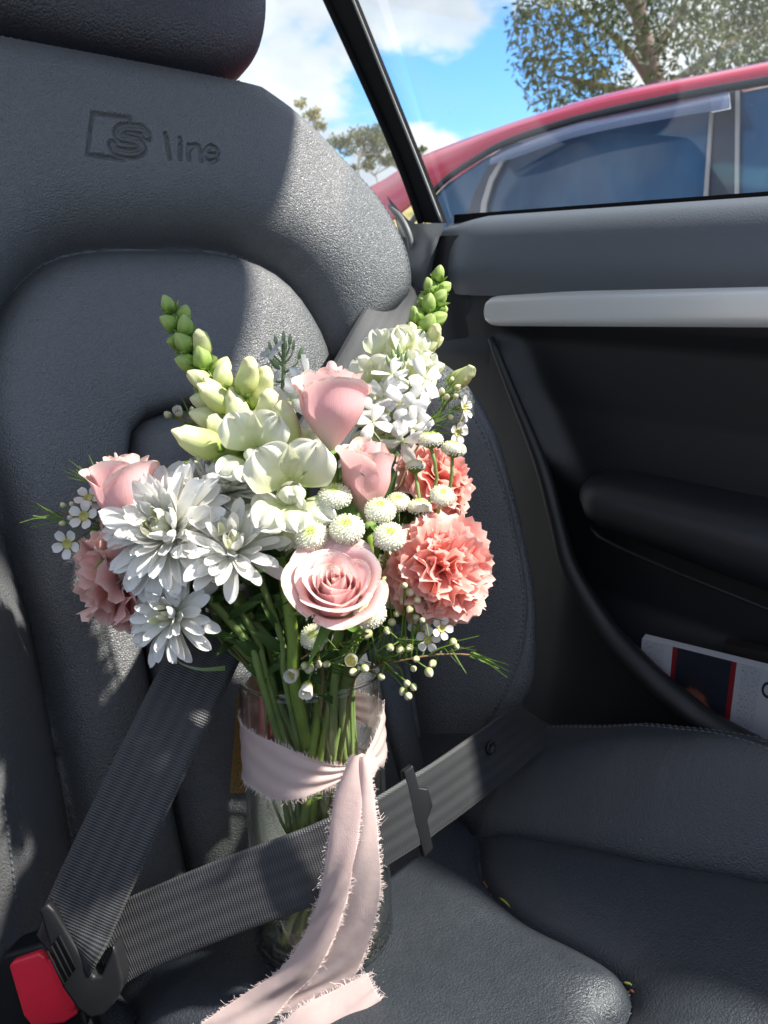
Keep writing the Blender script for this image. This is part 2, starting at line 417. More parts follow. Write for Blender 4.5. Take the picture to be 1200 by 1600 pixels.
# side and top skirts going back
def skirt(A, cols, val): return np.concatenate([A[:, :1] + 0 * cols[None, ::-1] + val[None, ::-1], A, A[:, -1:] + 0 * cols[None, :] + val[None, :]], 1)
cb = np.array([.004, .015, .035, .075])
UU2 = np.concatenate([UU[:, :1] + (cb * .10)[None, ::-1], UU, UU[:, -1:] - (cb * .10)[None, :]], 1)
VV2 = np.concatenate([VV[:, :4] , VV, VV[:, -4:]], 1)
HH2 = np.concatenate([HH[:, :1] - cb[None, ::-1], HH, HH[:, -1:] - cb[None, :]], 1)
REG2 = np.concatenate([REG[:, :1].repeat(4, 1), REG, REG[:, -1:].repeat(4, 1)], 1)
for k in (.006, .02, .05, .09):
    UU2 = np.vstack([UU2, UU2[-1:]]); VV2 = np.vstack([VV2, VV2[-1:] + .002]); HH2 = np.vstack([HH2, HH2[len(vrows) - 1:len(vrows)] - k]); REG2 = np.vstack([REG2, REG2[-1:]])
XB = B0 + UU2[..., None] * BU + VV2[..., None] * BV + HH2[..., None] * BN
EM = np.zeros(UU2.shape, bool); EM[:len(vrows), 4:-4] = emboss(UU, VV) < -.00012
def split_regions(X, reg):
    nr, nc = reg.shape; F = grid_faces(nr, nc); fr = reg.reshape(-1)[F[:, 0]]; V = X.reshape(-1, 3); out = {}
    for r in np.unique(fr):
        f = F[fr == r]; used, inv = np.unique(f, return_inverse=True); out[r] = (V[used], inv.reshape(f.shape))
    return out
REG2 = np.where(EM & (REG2 == 0), 5, REG2)
bk = empty  # keep the name free
names = {0: 'shoulder_panel', 1: 'backrest_insert', 2: 'lumbar_panel', 3: 'backrest_bolster', 4: 'backrest_bolster', 5: 'emblem'}
B_OBJ = {}
def smooth_normals(X, reg_arr, pieces, objs):
    "shared normals across the panel splits so no seam shows where the leather runs on"
    nr, nc, _ = X.shape
    du = np.gradient(X, axis=1); dv = np.gradient(X, axis=0); n = np.cross(du, dv); n /= np.linalg.norm(n, axis=2)[..., None] + 1e-12
    if (n[nr // 2, nc // 2] @ np.array([0, -1, 1])) < 0: n = -n
    F = grid_faces(nr, nc); fr = reg_arr.reshape(-1)[F[:, 0]]
    for r, o in objs.items():
        used = np.unique(F[fr == r]); o.data.normals_split_custom_set_from_vertices([tuple(q) for q in n.reshape(-1, 3)[used]])
pcs = split_regions(XB, REG2)
for r, (v, f) in pcs.items():
    me = set_mesh(names[r], v, f)
    B_OBJ[r] = me
sh = part('shoulder_panel', B_OBJ[0], MATS['leather'], seat)
objs = {0: sh}
for r in (1, 2, 3, 4): objs[r] = part(names[r], B_OBJ[r], MATS['leather'], seat)
if 5 in B_OBJ:
    em = part('emblem', B_OBJ[5], MATS['leather'], sh); em['label'] = 'S line mark pressed into the leather'; objs[5] = em
smooth_normals(XB, REG2, pcs, {k: o for k, o in objs.items() if k in (0, 5)})

def stitch_mesh(pts, nrm, length=.0042, gap=.0016, w=.0011):
    p = np.asarray(pts); s = np.r_[0, np.cumsum(np.linalg.norm(np.diff(p, axis=0), axis=1))]
    mb = MB(); a = 0.0
    while a + length < s[-1]:
        q0 = np.array([np.interp(a, s, p[:, k]) for k in range(3)]); q1 = np.array([np.interp(a + length, s, p[:, k]) for k in range(3)])
        n = np.array([np.interp(a, s, nrm[:, k]) for k in range(3)]); t = q1 - q0; t /= np.linalg.norm(t) + 1e-9
        b = np.cross(n, t); b /= np.linalg.norm(b) + 1e-9
        m = (q0 + q1) / 2 + n * w * .75
        ring = lambda c, sc, lift: [c + b * w * sc * x + n * (w * .6 * sc * y + lift) for x, y in ((-1, -.6), (1, -.6), (.7, .5), (-.7, .5))]
        v = ring(q0, .6, -w * .2) + ring(m - n * w * .3, 1, 0) + ring(q1, .6, -w * .2)
        mb.add(v, [(0, 1, 5, 4), (1, 2, 6, 5), (2, 3, 7, 6), (3, 0, 4, 7), (4, 5, 9, 8), (5, 6, 10, 9), (6, 7, 11, 10), (7, 4, 8, 11), (3, 2, 1, 0), (8, 9, 10, 11)])
        a += length + gap
    return mb
def back_line(uv, n=160):
    q = spline(uv, n); p = back_pt(q[:, 0], q[:, 1], .0002)
    e = 1e-3; pu = back_pt(q[:, 0] + e, q[:, 1]); pv = back_pt(q[:, 0], q[:, 1] + e)
    nn = np.cross(pu - p, pv - p); nn /= np.linalg.norm(nn, axis=1)[:, None]
    nn = np.where((nn @ BN)[:, None] < 0, -nn, nn); return p, nn
def stitched(parent, lines):
    for k, (p, n) in enumerate(lines):
        st = part('stitching', stitch_mesh(p, n).mesh('stitching', False), MATS['thread'], parent); st['kind'] = 'stuff'
vs_ = np.linspace(-.03, .40, 14)
stitched(objs[3], [back_line(np.stack([half_w(vs_) - .024, vs_], -1)), back_line(np.stack([half_w(vs_) - .036, vs_], -1))])
vs_ = np.linspace(.44, .585, 10)
stitched(sh, [back_line(np.stack([half_w(vs_) - .016, vs_], -1)), back_line([(-.15, .6375), (-.05, .6385), (.05, .6385), (.11, .6372)])])
stitched(objs[4], [back_line([tuple(back_uv(x, y, .06)) for x, y in ((2, 1240), (22, 1330), (45, 1440))])])

# headrest: a rounded pad with a side seam
def superpad(c, half, R, e1=3.2, e2=3.2, nu=64, nv=44):
    th = np.linspace(0, 2 * pi, nu, endpoint=False); ph = np.linspace(-pi / 2 + .02, pi / 2 - .02, nv)
    f = lambda x, e: np.sign(x) * np.abs(x) ** (2 / e)
    X = f(np.cos(ph), e1)[:, None] * f(np.cos(th), e2)[None, :] * half[0]
    Y = f(np.cos(ph), e1)[:, None] * f(np.sin(th), e2)[None, :] * half[1]
    Z = f(np.sin(ph), e1)[:, None] * np.ones(nu)[None, :] * half[2]
    return np.stack([X, Y, Z], -1) @ np.asarray(R).T + np.asarray(c)
RB = np.stack([BU, -BN, BV], 1)
hx = superpad((0, 0, 0), (.156, .060, .115), np.eye(3), 3.4, 3.0)
q = np.abs(hx[..., 1] / .060); hx[..., 0] *= 1 - .04 * ss(.2, -1, hx[..., 2] / .115)
hx[..., 1] -= .012 * np.exp(-((hx[..., 2] - .00) / .06) ** 2) * (hx[..., 1] < 0)
HRC = B0 + .010 * BU + .757 * BV - .012 * BN
mb = MB().grid(hx @ RB.T + HRC, True)
head = part('headrest', mb.mesh('headrest'), MATS['leather_head_shaded'], seat)
for x in (-.06, .08):
    part('headrest_post', MB().tube([B0 + x * BU + v * BV - .03 * BN for v in (.54, .60, .66, .72)], .006, 12).mesh('headrest_post'), MATS['black_plastic'], seat)

# cushion
def c_plane(x, y): return .522 + .22 * (.34 - np.minimum(y, .42))
def c_xy(px, py, dz=0.0):
    r = ray(px, py); t = (.522 + .22 * .34 + dz - CAM[2]) / (r[2] + .22 * r[1]); w = CAM + t * r; return w[:2]
CI_R = [c_xy(*q) for q in ((690, 1215), (728, 1262), (747, 1295), (752, 1345), (775, 1388), (830, 1432), (905, 1470), (970, 1508), (991, 1540), (983, 1577), (955, 1612))]
CIN = spline([(.13, .60), (.13, .44), tuple(c_xy(206, 1555)), tuple(c_xy(236, 1612)), (.185, .26), (.21, .17), (.25, .12), (.31, .105)] + [tuple(q) for q in CI_R[::-1]] + [(.41, .46), (.41, .60)], 120)
CBO = [tuple(c_xy(*q)) for q in ((690, 1258), (748, 1288), (850, 1311), (1000, 1345), (1200, 1379))]
CBO = [(.40, .60)] + [(CBO[0][0], CBO[0][1] + .08)] + CBO + [(CBO[-1][0] + .03, CBO[-1][1] - .10), (.60, -.2), (.9, -.2), (.9, .6)]
CBL = [(.115, .60), (.10, .40), (.09, .30), (.10, .20), (.10, -.2), (-.3, -.2), (-.3, .6)]
def cush_h(x, y):
    di = sdist(x, y, CIN); db = sdist(x, y, CBO); dl = sdist(x, y, CBL)
    bol = db > 0; lb = dl > 0; ins = (di > 0) & ~bol & ~lb
    z = c_plane(x, y)
    h = np.where(di > 0, -.010 + .022 * (1 - np.exp(-np.abs(di) / .014)), -.010 + .020 * (1 - np.exp(-np.abs(di) / .020)))
    h = h - np.where(~bol, .008 * np.exp(-np.abs(db) / .008), 0) - np.where(~lb & ~bol, .008 * np.exp(-np.abs(dl) / .010), 0)
    Hb = np.interp(y, [-.1, .10, .168, .217, .274, .338, .39, .50], [.080, .088, .083, .077, .066, .046, .030, .02])
    hb = -.008 + .014 * (1 - np.exp(-np.abs(db) / .012)) + Hb * ss(-.01, .075, np.abs(db))
    h = np.where(bol, hb, h)
    h = np.where(lb, -.008 + .004 * ss(0, .02, np.abs(dl)), h)
    crease = lambda h, d, c, w: c + (h - c) * (1 - np.exp(-np.abs(d) / w))
    h = crease(crease(h, db, -.016, .003), dl, -.014, .003)
    h = np.where(~bol & ~lb, crease(h, di, -.014, .0026), h)
    ed = .585 - x; R = .030
    h = h - np.where(ed < R, R - np.sqrt(np.maximum(R * R - (R - np.clip(ed, 0, R)) ** 2, 0)), 0)
    e2 = x - .085
    h = h - np.where(e2 < R, R - np.sqrt(np.maximum(R * R - (R - np.clip(e2, 0, R)) ** 2, 0)), 0)
    h = h - .0020 * np.exp(-((ed - .021) / .0018) ** 2) * bol
    h = h + .0012 * np.sin(x * 38 + 2 * np.sin(y * 21)) * np.sin(y * 29 + .4)
    reg = np.zeros(x.shape, int); reg[ins] = 1; reg[bol] = 2; reg[lb] = 3
    return z + h, reg
def cush_pt(x, y, lift=0.0):
    x = np.asarray(x, float); y = np.asarray(y, float); z, _ = cush_h(x, y); return np.stack([x, y, z + lift], -1)
cx = np.r_[np.linspace(.085, .585, 280)]; cy = np.linspace(-.02, .52, 290)
CX, CY = np.meshgrid(cx, cy)
CX, CY = snap(CX, CY, [lambda a, b: sdist(a, b, CBO), lambda a, b: sdist(a, b, CBL), lambda a, b: sdist(a, b, CIN)])
CZ, CR = cush_h(CX, CY); CR[:-1, :-1] = cush_h(centre(CX), centre(CY))[1]
XC = np.stack([CX, CY, CZ], -1)
def hcat_skirt(X, R):
    L = [X[:, :1] + np.array([0, 0, -k]) for k in (.10, .03)]; Rr = [X[:, -1:] + np.array([0, 0, -k]) for k in (.03, .12)]
    X = np.concatenate(L + [X] + Rr, 1); R = np.concatenate([R[:, :1]] * 2 + [R] + [R[:, -1:]] * 2, 1)
    F = [X[:1] + np.array([0, -d, -k]) for d, k in ((.03, .14), (.025, .05))]
    return np.concatenate(F + [X], 0), np.concatenate([R[:1]] * 2 + [R], 0)
XC, CR = hcat_skirt(XC, CR)
cn = {0: 'cushion_surround', 1: 'cushion_insert', 2: 'cushion_bolster', 3: 'cushion_bolster'}
c_obj = {}
for r, (v, f) in split_regions(XC, CR).items():
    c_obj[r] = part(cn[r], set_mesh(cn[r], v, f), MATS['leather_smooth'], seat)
def cush_line(pts, n=140):
    q = spline(pts, n); p = cush_pt(q[:, 0], q[:, 1], .0002); e = 1e-3
    a = cush_pt(q[:, 0] + e, q[:, 1]) - p; b = cush_pt(q[:, 0], q[:, 1] + e) - p; nn = np.cross(a, b); nn /= np.linalg.norm(nn, axis=1)[:, None]
    return p, nn
stitched(c_obj[2], [cush_line([(.568, .42), (.568, .30), (.568, .10), (.568, 0)]), cush_line([(.558, .42), (.558, .30), (.558, .10), (.558, 0)])])
# base under the cushion down to the floor
mb = MB(); mb.box((.31, .22, .36), (.44, .40, .16)); part('seat_base', mb.mesh('seat_base', False), MATS['carpet'], seat)
for x in (.13, .49):
    part('seat_rail', MB().box((x, .22, .25), (.04, .55, .08)).mesh('seat_rail', False), MATS['black_plastic'], seat)
# ================================================================== car body round the seat
floor = link('floor', MB().box((.2, .3, .20), (1.9, 2.2, .02)).mesh('floor', False), MATS['carpet']); floor['kind'] = 'structure'
body = empty('car_body', (.66, .65, .21), 'black roof frame and window pillar of the car behind the passenger seat', 'car body')
DX = .67
# roof with headliner, unseen; outline shaped to shade the left of the seat
part('roof', MB().prism([(.08, .215, 1.415), (.43, .19, 1.415), (.52, .165, 1.415), (.57, .16, 1.415), (.610, .155, 1.415), (.612, .19, 1.415), (.642, .29, 1.415), (.626, .40, 1.415), (.605, .60, 1.415), (.605, 1.10, 1.415), (.08, 1.10, 1.415)], (0, 0, .03)).mesh('roof', False), MATS['headliner'], body)
# slim pillar between the door glass and the rear side glass
pl = [on(511, -6, 0, DX + .01), on(549, -6, 0, DX + .01), on(612, 150, 0, DX + .01), on(652, 250, 0, DX + .01), on(690, 348, 0, DX + .01), on(662, 348, 0, DX + .01), on(632, 265, 0, DX + .01), on(588, 162, 0, DX + .01)]
d = (pl[0] - pl[-1]); d /= np.linalg.norm(d); e = (pl[1] - pl[2]); e /= np.linalg.norm(e)
pl2 = [pl[0] + d * .09, pl[1] + e * .09] + pl[1:] + [pl[0]]
bp = part('window_pillar', MB().prism(pl2, (.010, 0, 0)).mesh('window_pillar', False), MATS['rubber'], body)
g = spline([pl2[1], pl[1], pl[2], pl[3], pl[4]], 40) + np.array([-.001, -.001, 0])
part('pillar_edge', MB().tube(g, .0016, 8).mesh('pillar_edge'), MATS['trim_grey'], bp)
g = spline([pl2[0], pl[0], pl[7], pl[6], pl[5]], 40) + np.array([-.002, .003, 0])
part('pillar_seal', MB().tube(g, .004, 8).mesh('pillar_seal'), MATS['rubber'], bp)
# pillar rises on to the roof rail
part('roof_rail', MB().tube(spline([(.602, .145, 1.405), (.602, .16, 1.41), (.603, .19, 1.41), (.632, .29, 1.41), (.616, .40, 1.41), (.595, .60, 1.41), (.595, 1.10, 1.40)], 40), .012, 10).mesh('roof_rail'), MATS['black_plastic'], body)
dr = np.array([[(x, y, z + .015 * np.cos(x * 2.2)) for y, z in [(-.95, .98), (-.60, .985), (-.42, .96), (-.33, .90), (-.32, .78), (-.40, .66), (-.62, .52), (-.70, .22)]] for x in np.linspace(-.74, .68, 24)])
part('dashboard_blocker', MB().grid(np.array([spline(r, 40) for r in dr])).mesh('dashboard_blocker'), MATS['door_black'], body)  # unseen, added to keep sky light off the lower seat
part('far_side_blocker', MB().box((-.76, .2, .54), (.03, 1.9, .66)).mesh('far_side_blocker', False), MATS['door_black'], body)  # unseen wall, added to block low light from the driver's side
part('centre_console', MB().box((-.02, -.05, .40), (.16, .80, .38)).mesh('centre_console', False), MATS['door_black'], body)
# rear side glass with a dotted edge
qg = [(DX + .022, .64, 1.04), (DX + .022, 1.6, 1.04), (DX + .012, 1.6, 1.40), (DX + .012, .82, 1.40)]
qv = MB().prism(qg, (.004, 0, 0)).mesh('rear_side_glass', False)
qw = part('rear_side_glass', qv, MATS['window_glass'], body)
fr = MB(); ax = (pl2[0] - pl[5]); L = np.linalg.norm(ax)
ga = spline([pl2[0], pl[0], pl[7], pl[6], pl[5]], 220)
for k, q in enumerate(ga):
    for j in range(4):
        r = .00125 * (1 - j * .2); c = q + np.array([.008, .004 + j * .0042 + (k % 2) * .0015, 0])
        th = np.linspace(0, 2 * pi, 6, endpoint=False)
        fr.add(np.stack([0 * th + c[0], c[1] + r * np.cos(th), c[2] + r * np.sin(th)], -1), [tuple(range(6))])
f_ = part('dotted_edge', fr.mesh('dotted_edge', False), MATS['rubber'], qw); f_['kind'] = 'stuff'
# grey trim at the foot of the pillar with the raised belt guide
def loft(rows, n=24):
    rows = [spline(r, n) for r in rows]
    m = len(rows); A = np.array(rows)
    out = np.array([spline(A[:, j], 3 * m) for j in range(n)])
    return np.swapaxes(out, 0, 1)
tr = loft([[on(604, 305, 0, .665), on(640, 345, 0, .665), on(662, 349, 0, .665), on(692, 349, 0, .665)],
           [on(620, 350, 0, .650), on(648, 385, 0, .652), on(668, 378, 0, .648), on(692, 358, 0, .66)],
           [on(628, 420, 0, .645), on(648, 430, 0, .645), on(668, 410, 0, .645), on(686, 372, 0, .655)],
           [on(630, 520, 0, .65), on(645, 510, 0, .65), on(660, 470, 0, .652), on(680, 400, 0, .66)],
           [on(650, 640, 0, .66), on(660, 620, 0, .66), on(668, 560, 0, .66), on(680, 450, 0, .668)]])
part('pillar_trim', MB().grid(tr).mesh('pillar_trim'), MATS['trim_grey'], body)
part('belt_guide', MB().tube(spline([on(608, 322, 0, .655), on(626, 342, 0, .650), on(638, 366, 0, .650), on(643, 392, 0, .652), on(640, 408, 0, .655)], 30), np.r_[np.linspace(.002, .0042, 8), np.full(14, .0042), np.linspace(.0042, .002, 8)], 10).mesh('belt_guide'), MATS['trim_grey'], body)
# dark inner side below the pillar, behind the seat
iw = loft([[(.66, 1.45, 1.04), (.66, .66, 1.04), (.675, .585, 1.035)], [(.655, 1.45, .95), (.655, .66, .93), (.675, .565, .93)], [(.66, 1.45, .70), (.66, .64, .68), (.68, .50, .68)], [(.66, 1.45, .22), (.66, .52, .22), (.70, .43, .22)]])
part('side_panel', MB().grid(iw).mesh('side_panel'), MATS['door_black'], body)

# ================================================================== passenger door
door = empty('passenger_door', (DX + .02, .1, .25), 'black car door with brushed metal strip and armrest beside the seat', 'car door')
def extrude_profile(prof, y0, y1, n=30, shape=None):
    ys = np.linspace(y0, y1, n); pr = spline([(a, b, 0) for a, b in prof], 40)[:, :2]
    X = np.zeros((n, 40, 3)); X[..., 0] = pr[None, :, 0]; X[..., 2] = pr[None, :, 1]; X[..., 1] = ys[:, None]
    if shape is not None: X = shape(X)
    return X
def cap_shape(X):
    t = ss(.655, .585, X[..., 1]); X[..., 0] = .705 - (.705 - X[..., 0]) * (.55 + .45 * t); X[..., 2] = 1.0 + (X[..., 2] - 1.0) * (.90 + .10 * t); return X
dt = extrude_profile([(.715, 1.020), (.712, 1.052), (.704, 1.0605), (.690, 1.060), (.668, 1.052), (.653, 1.036), (.646, 1.014), (.646, .995), (.652, .975)], .655, -.55, 60, cap_shape)
part('window_sill_trim', MB().grid(dt).mesh('window_sill_trim'), MATS['door_top'], door)
part('window_seal', MB().box((.703, .06, 1.0600), (.010, 1.18, .010)).mesh('window_seal', False), MATS['rubber'], door)
# main card: smooth hollow panel below the sill
def card(y, z):
    x = np.interp(z, [.28, .50, .60, .66, .72, .80, .86, .93, .95, 1.02], [.690, .675, .668, .690, .690, .684, .684, .676, .664, .660])
    ge = np.interp(z, [.55, .61, .637, .659, .708, .761, .805, .876, .939, 1.0], [.10, .22, .30, .345, .405, .430, .460, .508, .540, .56])   # rear border of the hollow
    return x - .026 * ss(-.020, .020, y - ge) * ss(.97, .90, z) * ss(.75, .82, z)
cyy, czz = np.meshgrid(np.linspace(.64, -.55, 150), np.linspace(.26, 1.0, 150))
Xc = np.stack([card(cyy, czz), cyy, czz], -1)
part('door_card', MB().grid(Xc).mesh('door_card'), MATS['door_black'], door)
# brushed strip
sy = np.linspace(0, 1, 60)
z_top = lambda y: np.interp(y, [.25, .43, .56], [.992, .983, .974]); z_bot = lambda y: np.interp(y, [.25, .53, .56], [.957, .944, .943])
ys = .553 - (.553 + .55) * sy ** 1.6
X = np.zeros((60, 9, 3))
for k, y in enumerate(ys):
    r = sqrt(max(0.0, 1 - max(0, (y - .535) / .018) ** 2)) if y > .535 else 1; r = .78 + .22 * r
    zt, zb = z_top(y), z_bot(y); zc = (zt + zb) / 2; hh = (zt - zb) / 2 * max(r, .05)
    a = np.linspace(-1, 1, 9); X[k, :, 1] = y - np.abs(a) ** 2 * .004; X[k, :, 2] = zc + a * hh; X[k, :, 0] = .650 - .004 * (1 - np.abs(a) ** 8)
st = MB().grid(X); Xb = X.copy(); Xb[..., 0] += .02; st.grid(np.stack([X[:, 0], Xb[:, 0]], 1)); st.grid(np.stack([X[:, -1], Xb[:, -1]], 1)); st.grid(np.stack([X[0], Xb[0]], 0))
part('metal_strip', st.mesh('metal_strip'), MATS['brushed_metal'], door)
# armrest pod
ar = []
for y in np.linspace(.424, -.5, 60):
    t = sqrt(max(.0, 1 - max(0, (y - .37) / .054) ** 2)) if y > .37 else 1.0
    zt, zb = .806 + .03 * ss(.3, -.3, y), np.interp(y, [-.5, .205, .404, .424], [.66, .731, .752, .775])
    zc = (zt + zb) / 2; hz = (zt - zb) / 2 * max(t, .06); dep = .075 * max(t, .1)
    a = np.linspace(-pi / 2, pi / 2, 20); f = lambda q, e: np.sign(q) * np.abs(q) ** e
    ar.append(np.stack([.692 - dep * f(np.cos(a), .6), 0 * a + y, zc + hz * f(np.sin(a), .8)], -1))
arm = part('armrest', MB().grid(np.array(ar)).mesh('armrest'), MATS['door_black'], door)
part('armrest_trim', MB().tube(spline([(.668, .410, .750), (.635, .38, .745), (.622, .30, .738), (.618, .20, .730), (.618, -.2, .69)], 40), .0022, 6).mesh('armrest_trim'), MATS['black_plastic'], arm)
# raised lip of the door pocket, sweeping forward and down
lip = spline([(.650, .545, .930), (.650, .510, .872), (.646, .464, .802), (.640, .432, .742), (.634, .408, .700), (.628, .360, .655), (.622, .318, .632), (.618, .268, .612), (.616, .195, .598), (.616, -.1, .585), (.616, -.5, .585)], 90)
part('pocket_lip', MB().tube(lip, np.r_[np.linspace(.004, .013, 30), np.full(60, .013)], 14).mesh('pocket_lip'), MATS['door_black'], door)
pk = np.stack([lip, np.stack([lip[:, 0] + .02, lip[:, 1] + .02, np.minimum(lip[:, 2] - .10, .54)], -1), np.stack([0 * lip[:, 0] + .66, lip[:, 1] + .02, 0 * lip[:, 2] + .28], -1)], 0)
part('pocket_front', MB().grid(pk).mesh('pocket_front'), MATS['door_black'], door)
# door glass
dg = [(.703, .655, 1.05), (.690, .80, 1.395), (.690, -.5, 1.395), (.703, -.5, 1.05)]
part('door_glass', MB().prism(dg, (.004, 0, 0)).mesh('door_glass', False), MATS['window_glass'], door)

# brochures in the pocket
t = NT('brochure_print'); v = t.uv(); nz = t.noise(260, 2, .6, t.coord('UV', (4, 60, 1)))
paper = (.46, .47, .50, 1)  # white paper greyed in the colour for the pocket's shade
u_, v_ = v
def band(t, x, a, b): return t.math('MULTIPLY', t.math('GREATER_THAN', x, a), t.math('LESS_THAN', x, b))
c = paper
txt = t.noise(1.0, 3, .7, t.coord('UV', (260, 46, 1)))
tx = t.math('MULTIPLY', t.math('GREATER_THAN', txt, .56), t.math('ADD', band(t, u_, .02, .13), band(t, u_, .53, .62)))
tx2 = t.math('MULTIPLY', t.math('GREATER_THAN', txt, .54), t.math('MULTIPLY', band(t, u_, .70, .98), t.math('LESS_THAN', v_, .62)))
c = t.mix(t.math('MULTIPLY', t.math('ADD', tx, tx2), .75), c, (.12, .12, .14, 1))
pr_ = t.math('ADD', t.math('POWER', t.math('MULTIPLY', t.math('SUBTRACT', t.math('ADD', u_, t.math('MULTIPLY', v_, .10)), .375), 7.5), 2.0), t.math('POWER', t.math('MULTIPLY', t.math('SUBTRACT', v_, .45), 2.6), 2.0))
ph = t.ramp(t.math('ADD', pr_, t.math('MULTIPLY', t.noise(7, 3, .6, t.coord('UV', (3, 2, 1))), .35)), [(.15, (.42, .17, .12)), (.45, (.28, .10, .07)), (.62, (.030, .025, .026)), (.95, (.022, .024, .036))])
c = t.mix(band(t, u_, .20, .48), c, ph)
c = t.mix(band(t, u_, .175, .20), c, (.24, .018, .022, 1)); c = t.mix(band(t, u_, .48, .505), c, (.24, .018, .022, 1))
rg = t.math('SQRT', t.math('ADD', t.math('POWER', t.math('MULTIPLY', t.math('SUBTRACT', u_, .665), 2.2), 2.0), t.math('POWER', t.math('SUBTRACT', v_, .84), 2.0)))
c = t.mix(band(t, rg, .045, .07), c, (.03, .03, .03, 1))
t.p(Base_Color=c, Roughness=.32); MATS['brochure_print'] = t.m
a0, a1 = on(1003, 998, 0, .640), on(1330, 1080, 0, .640)
dn = np.array([.012, 0, -.125])
bm_ = MB(); th = np.array([.008, .001, .002])
Xf = np.array([[a0 + dn, a1 + dn], [a0, a1]]); uvf = [(0, 0), (1, 0), (0, 1), (1, 1)]
br = empty('brochure', a0 + dn, 'white folded brochure with red bands and a dark photo in the door pocket', 'brochure')
part('cover', set_mesh('cover', Xf.reshape(-1, 3), [(0, 1, 3, 2)], uvf, False), MATS['brochure_print'], br)
simple('paper', (.50, .50, .51), .6); simple('paper_dark', (.022, .018, .016), .6)
part('pages', MB().prism([a0 + dn, a1 + dn, a1, a0], th).mesh('pages', False), MATS['paper'], br).location += Vector((.0006, 0, 0))
b0, b1 = on(1131, 1006, 0, .664), on(1400, 1060, 0, .664)
bk2 = MB().prism([b0 + dn * 1.0, b1 + dn, b1, b0], (.010, .002, .002)).mesh('booklet', False)
o = link('booklet', bk2, MATS['paper_dark']); tag(o, 'dark brown booklet standing behind the white brochure in the door pocket', 'booklet')

# ================================================================== seat belt
t = NT('webbing'); u_, v_ = t.uv()
rib = t.math('SINE', t.math('MULTIPLY', v_, 2 * pi / .0017))
stripe = t.math('SINE', t.math('MULTIPLY', u_, 2 * pi * 5.0))
edge = t.math('GREATER_THAN', t.math('ABSOLUTE', t.math('SUBTRACT', u_, .5)), .465)
fine = t.math('SINE', t.math('ADD', t.math('MULTIPLY', u_, 2 * pi * 40), t.math('MULTIPLY', v_, 2 * pi / .0034)))
h = t.math('ADD', t.math('MULTIPLY', rib, .5), t.math('MULTIPLY', fine, .14))
col = t.ramp(t.math('ADD', t.math('MULTIPLY', stripe, .35), .5), [(.2, (.026, .026, .028)), (.8, (.042, .042, .044))])
col = t.mix(edge, col, (.060, .060, .060, 1))
col = t.mix(t.math('MULTIPLY', t.noise(40, 3, .6), .5), col, (.05, .05, .053, 1))
t.p(Base_Color=col, Roughness=.45, Normal=t.bump(h, .45, .0006), Sheen_Weight=.06, Sheen_Roughness=.4, Anisotropic=.5); MATS['webbing'] = t.m
BW = .047
def webbing(path, wdir, n=140, width=BW, th=.0013, sag=0.0):
    "a strap: centre line points with a width direction at each"
    p = spline(path, n); w = spline(wdir, n); tt = np.gradient(p, axis=0); tt /= np.linalg.norm(tt, axis=1)[:, None]
    w = w - tt * (w * tt).sum(1)[:, None]; w /= np.linalg.norm(w, axis=1)[:, None]; nn = np.cross(tt, w)
    a = np.linspace(-.5, .5, 13); prof = []
    for q in a: prof.append((q * width, th / 2 * min(1, (0.5 - abs(q)) * 24 + .25)))
    prof += [(x, -y) for x, y in prof[::-1]]
    X = np.array([[p[i] + w[i] * x + nn[i] * (y + sag * (x / width) ** 2) for x, y in prof] for i in range(n)])
    s = np.r_[0, np.cumsum(np.linalg.norm(np.diff(p, axis=0), axis=1))]
    me = set_mesh('webbing', X.reshape(-1, 3), grid_faces(n, len(prof), True), np.array([[(x / width + .5), s[i]] for i in range(n) for x, y in prof]))
    return me
belt = empty('seat_belt', P(120, 1500, .49), 'black seat belt buckled around the flower vase', 'seat belt')
# tongue and buckle at the inner edge of the seat
T0 = P(140, 1480, .475)                                    # where the strap turns in the tongue
SHW = img(.90, -.28, -.25)
sh_path = [P(94, 1502, .476), P(110, 1466, .4655), P(121, 1440, .466), P(150, 1376, .470), P(196, 1278, .478), P(248, 1170, .490), P(300, 1065, .506), P(420, 830, .570), P(520, 652, .636), P(582, 536, .700), P(613, 478, .775), P(634, 434, .88), P(648, 400, 1.0)]
sh_w = [img(.56, -.80, .12), img(.56, -.80, .12), img(.62, -.76, .1), img(.78, -.60, .05), img(.88, -.46, -.02), img(.90, -.42, -.04), img(.90, -.42, -.08), img(.88, -.42, -.2), img(.86, -.44, -.28), img(.84, -.44, -.32), img(.82, -.42, -.36), img(.8, -.42, -.40), img(.8, -.4, -.45)]
part('webbing', webbing(sh_path, sh_w, 220), MATS['webbing'], belt)
lap_path = [P(120, 1512, .476), P(160, 1490, .480), P(210, 1462, .483), P(350, 1403, .482), P(440, 1370, .481), P(500, 1346, .484), P(560, 1318, .492), P(604, 1294, .508), P(690, 1238, .565), P(772, 1178, .640), P(822, 1140, .705), P(850, 1128, .79), P(862, 1160, .86)]
lap_w = [img(-.56, .80, -.12), img(-.2, .97, -.2), img(.10, .97, -.2), img(-.12, .95, -.25), img(-.15, .95, -.25), img(-.12, .95, -.25), img(-.16, .95, -.22), img(-.28, .92, -.18), img(-.46, .87, -.10), img(-.56, .80, -.05), img(-.75, .62, 0), img(-.82, .5, .2), img(-.85, .3, .4)]
lap_me = webbing(lap_path, lap_w, 260)
lp_ = part('webbing', lap_me, MATS['webbing'], belt)
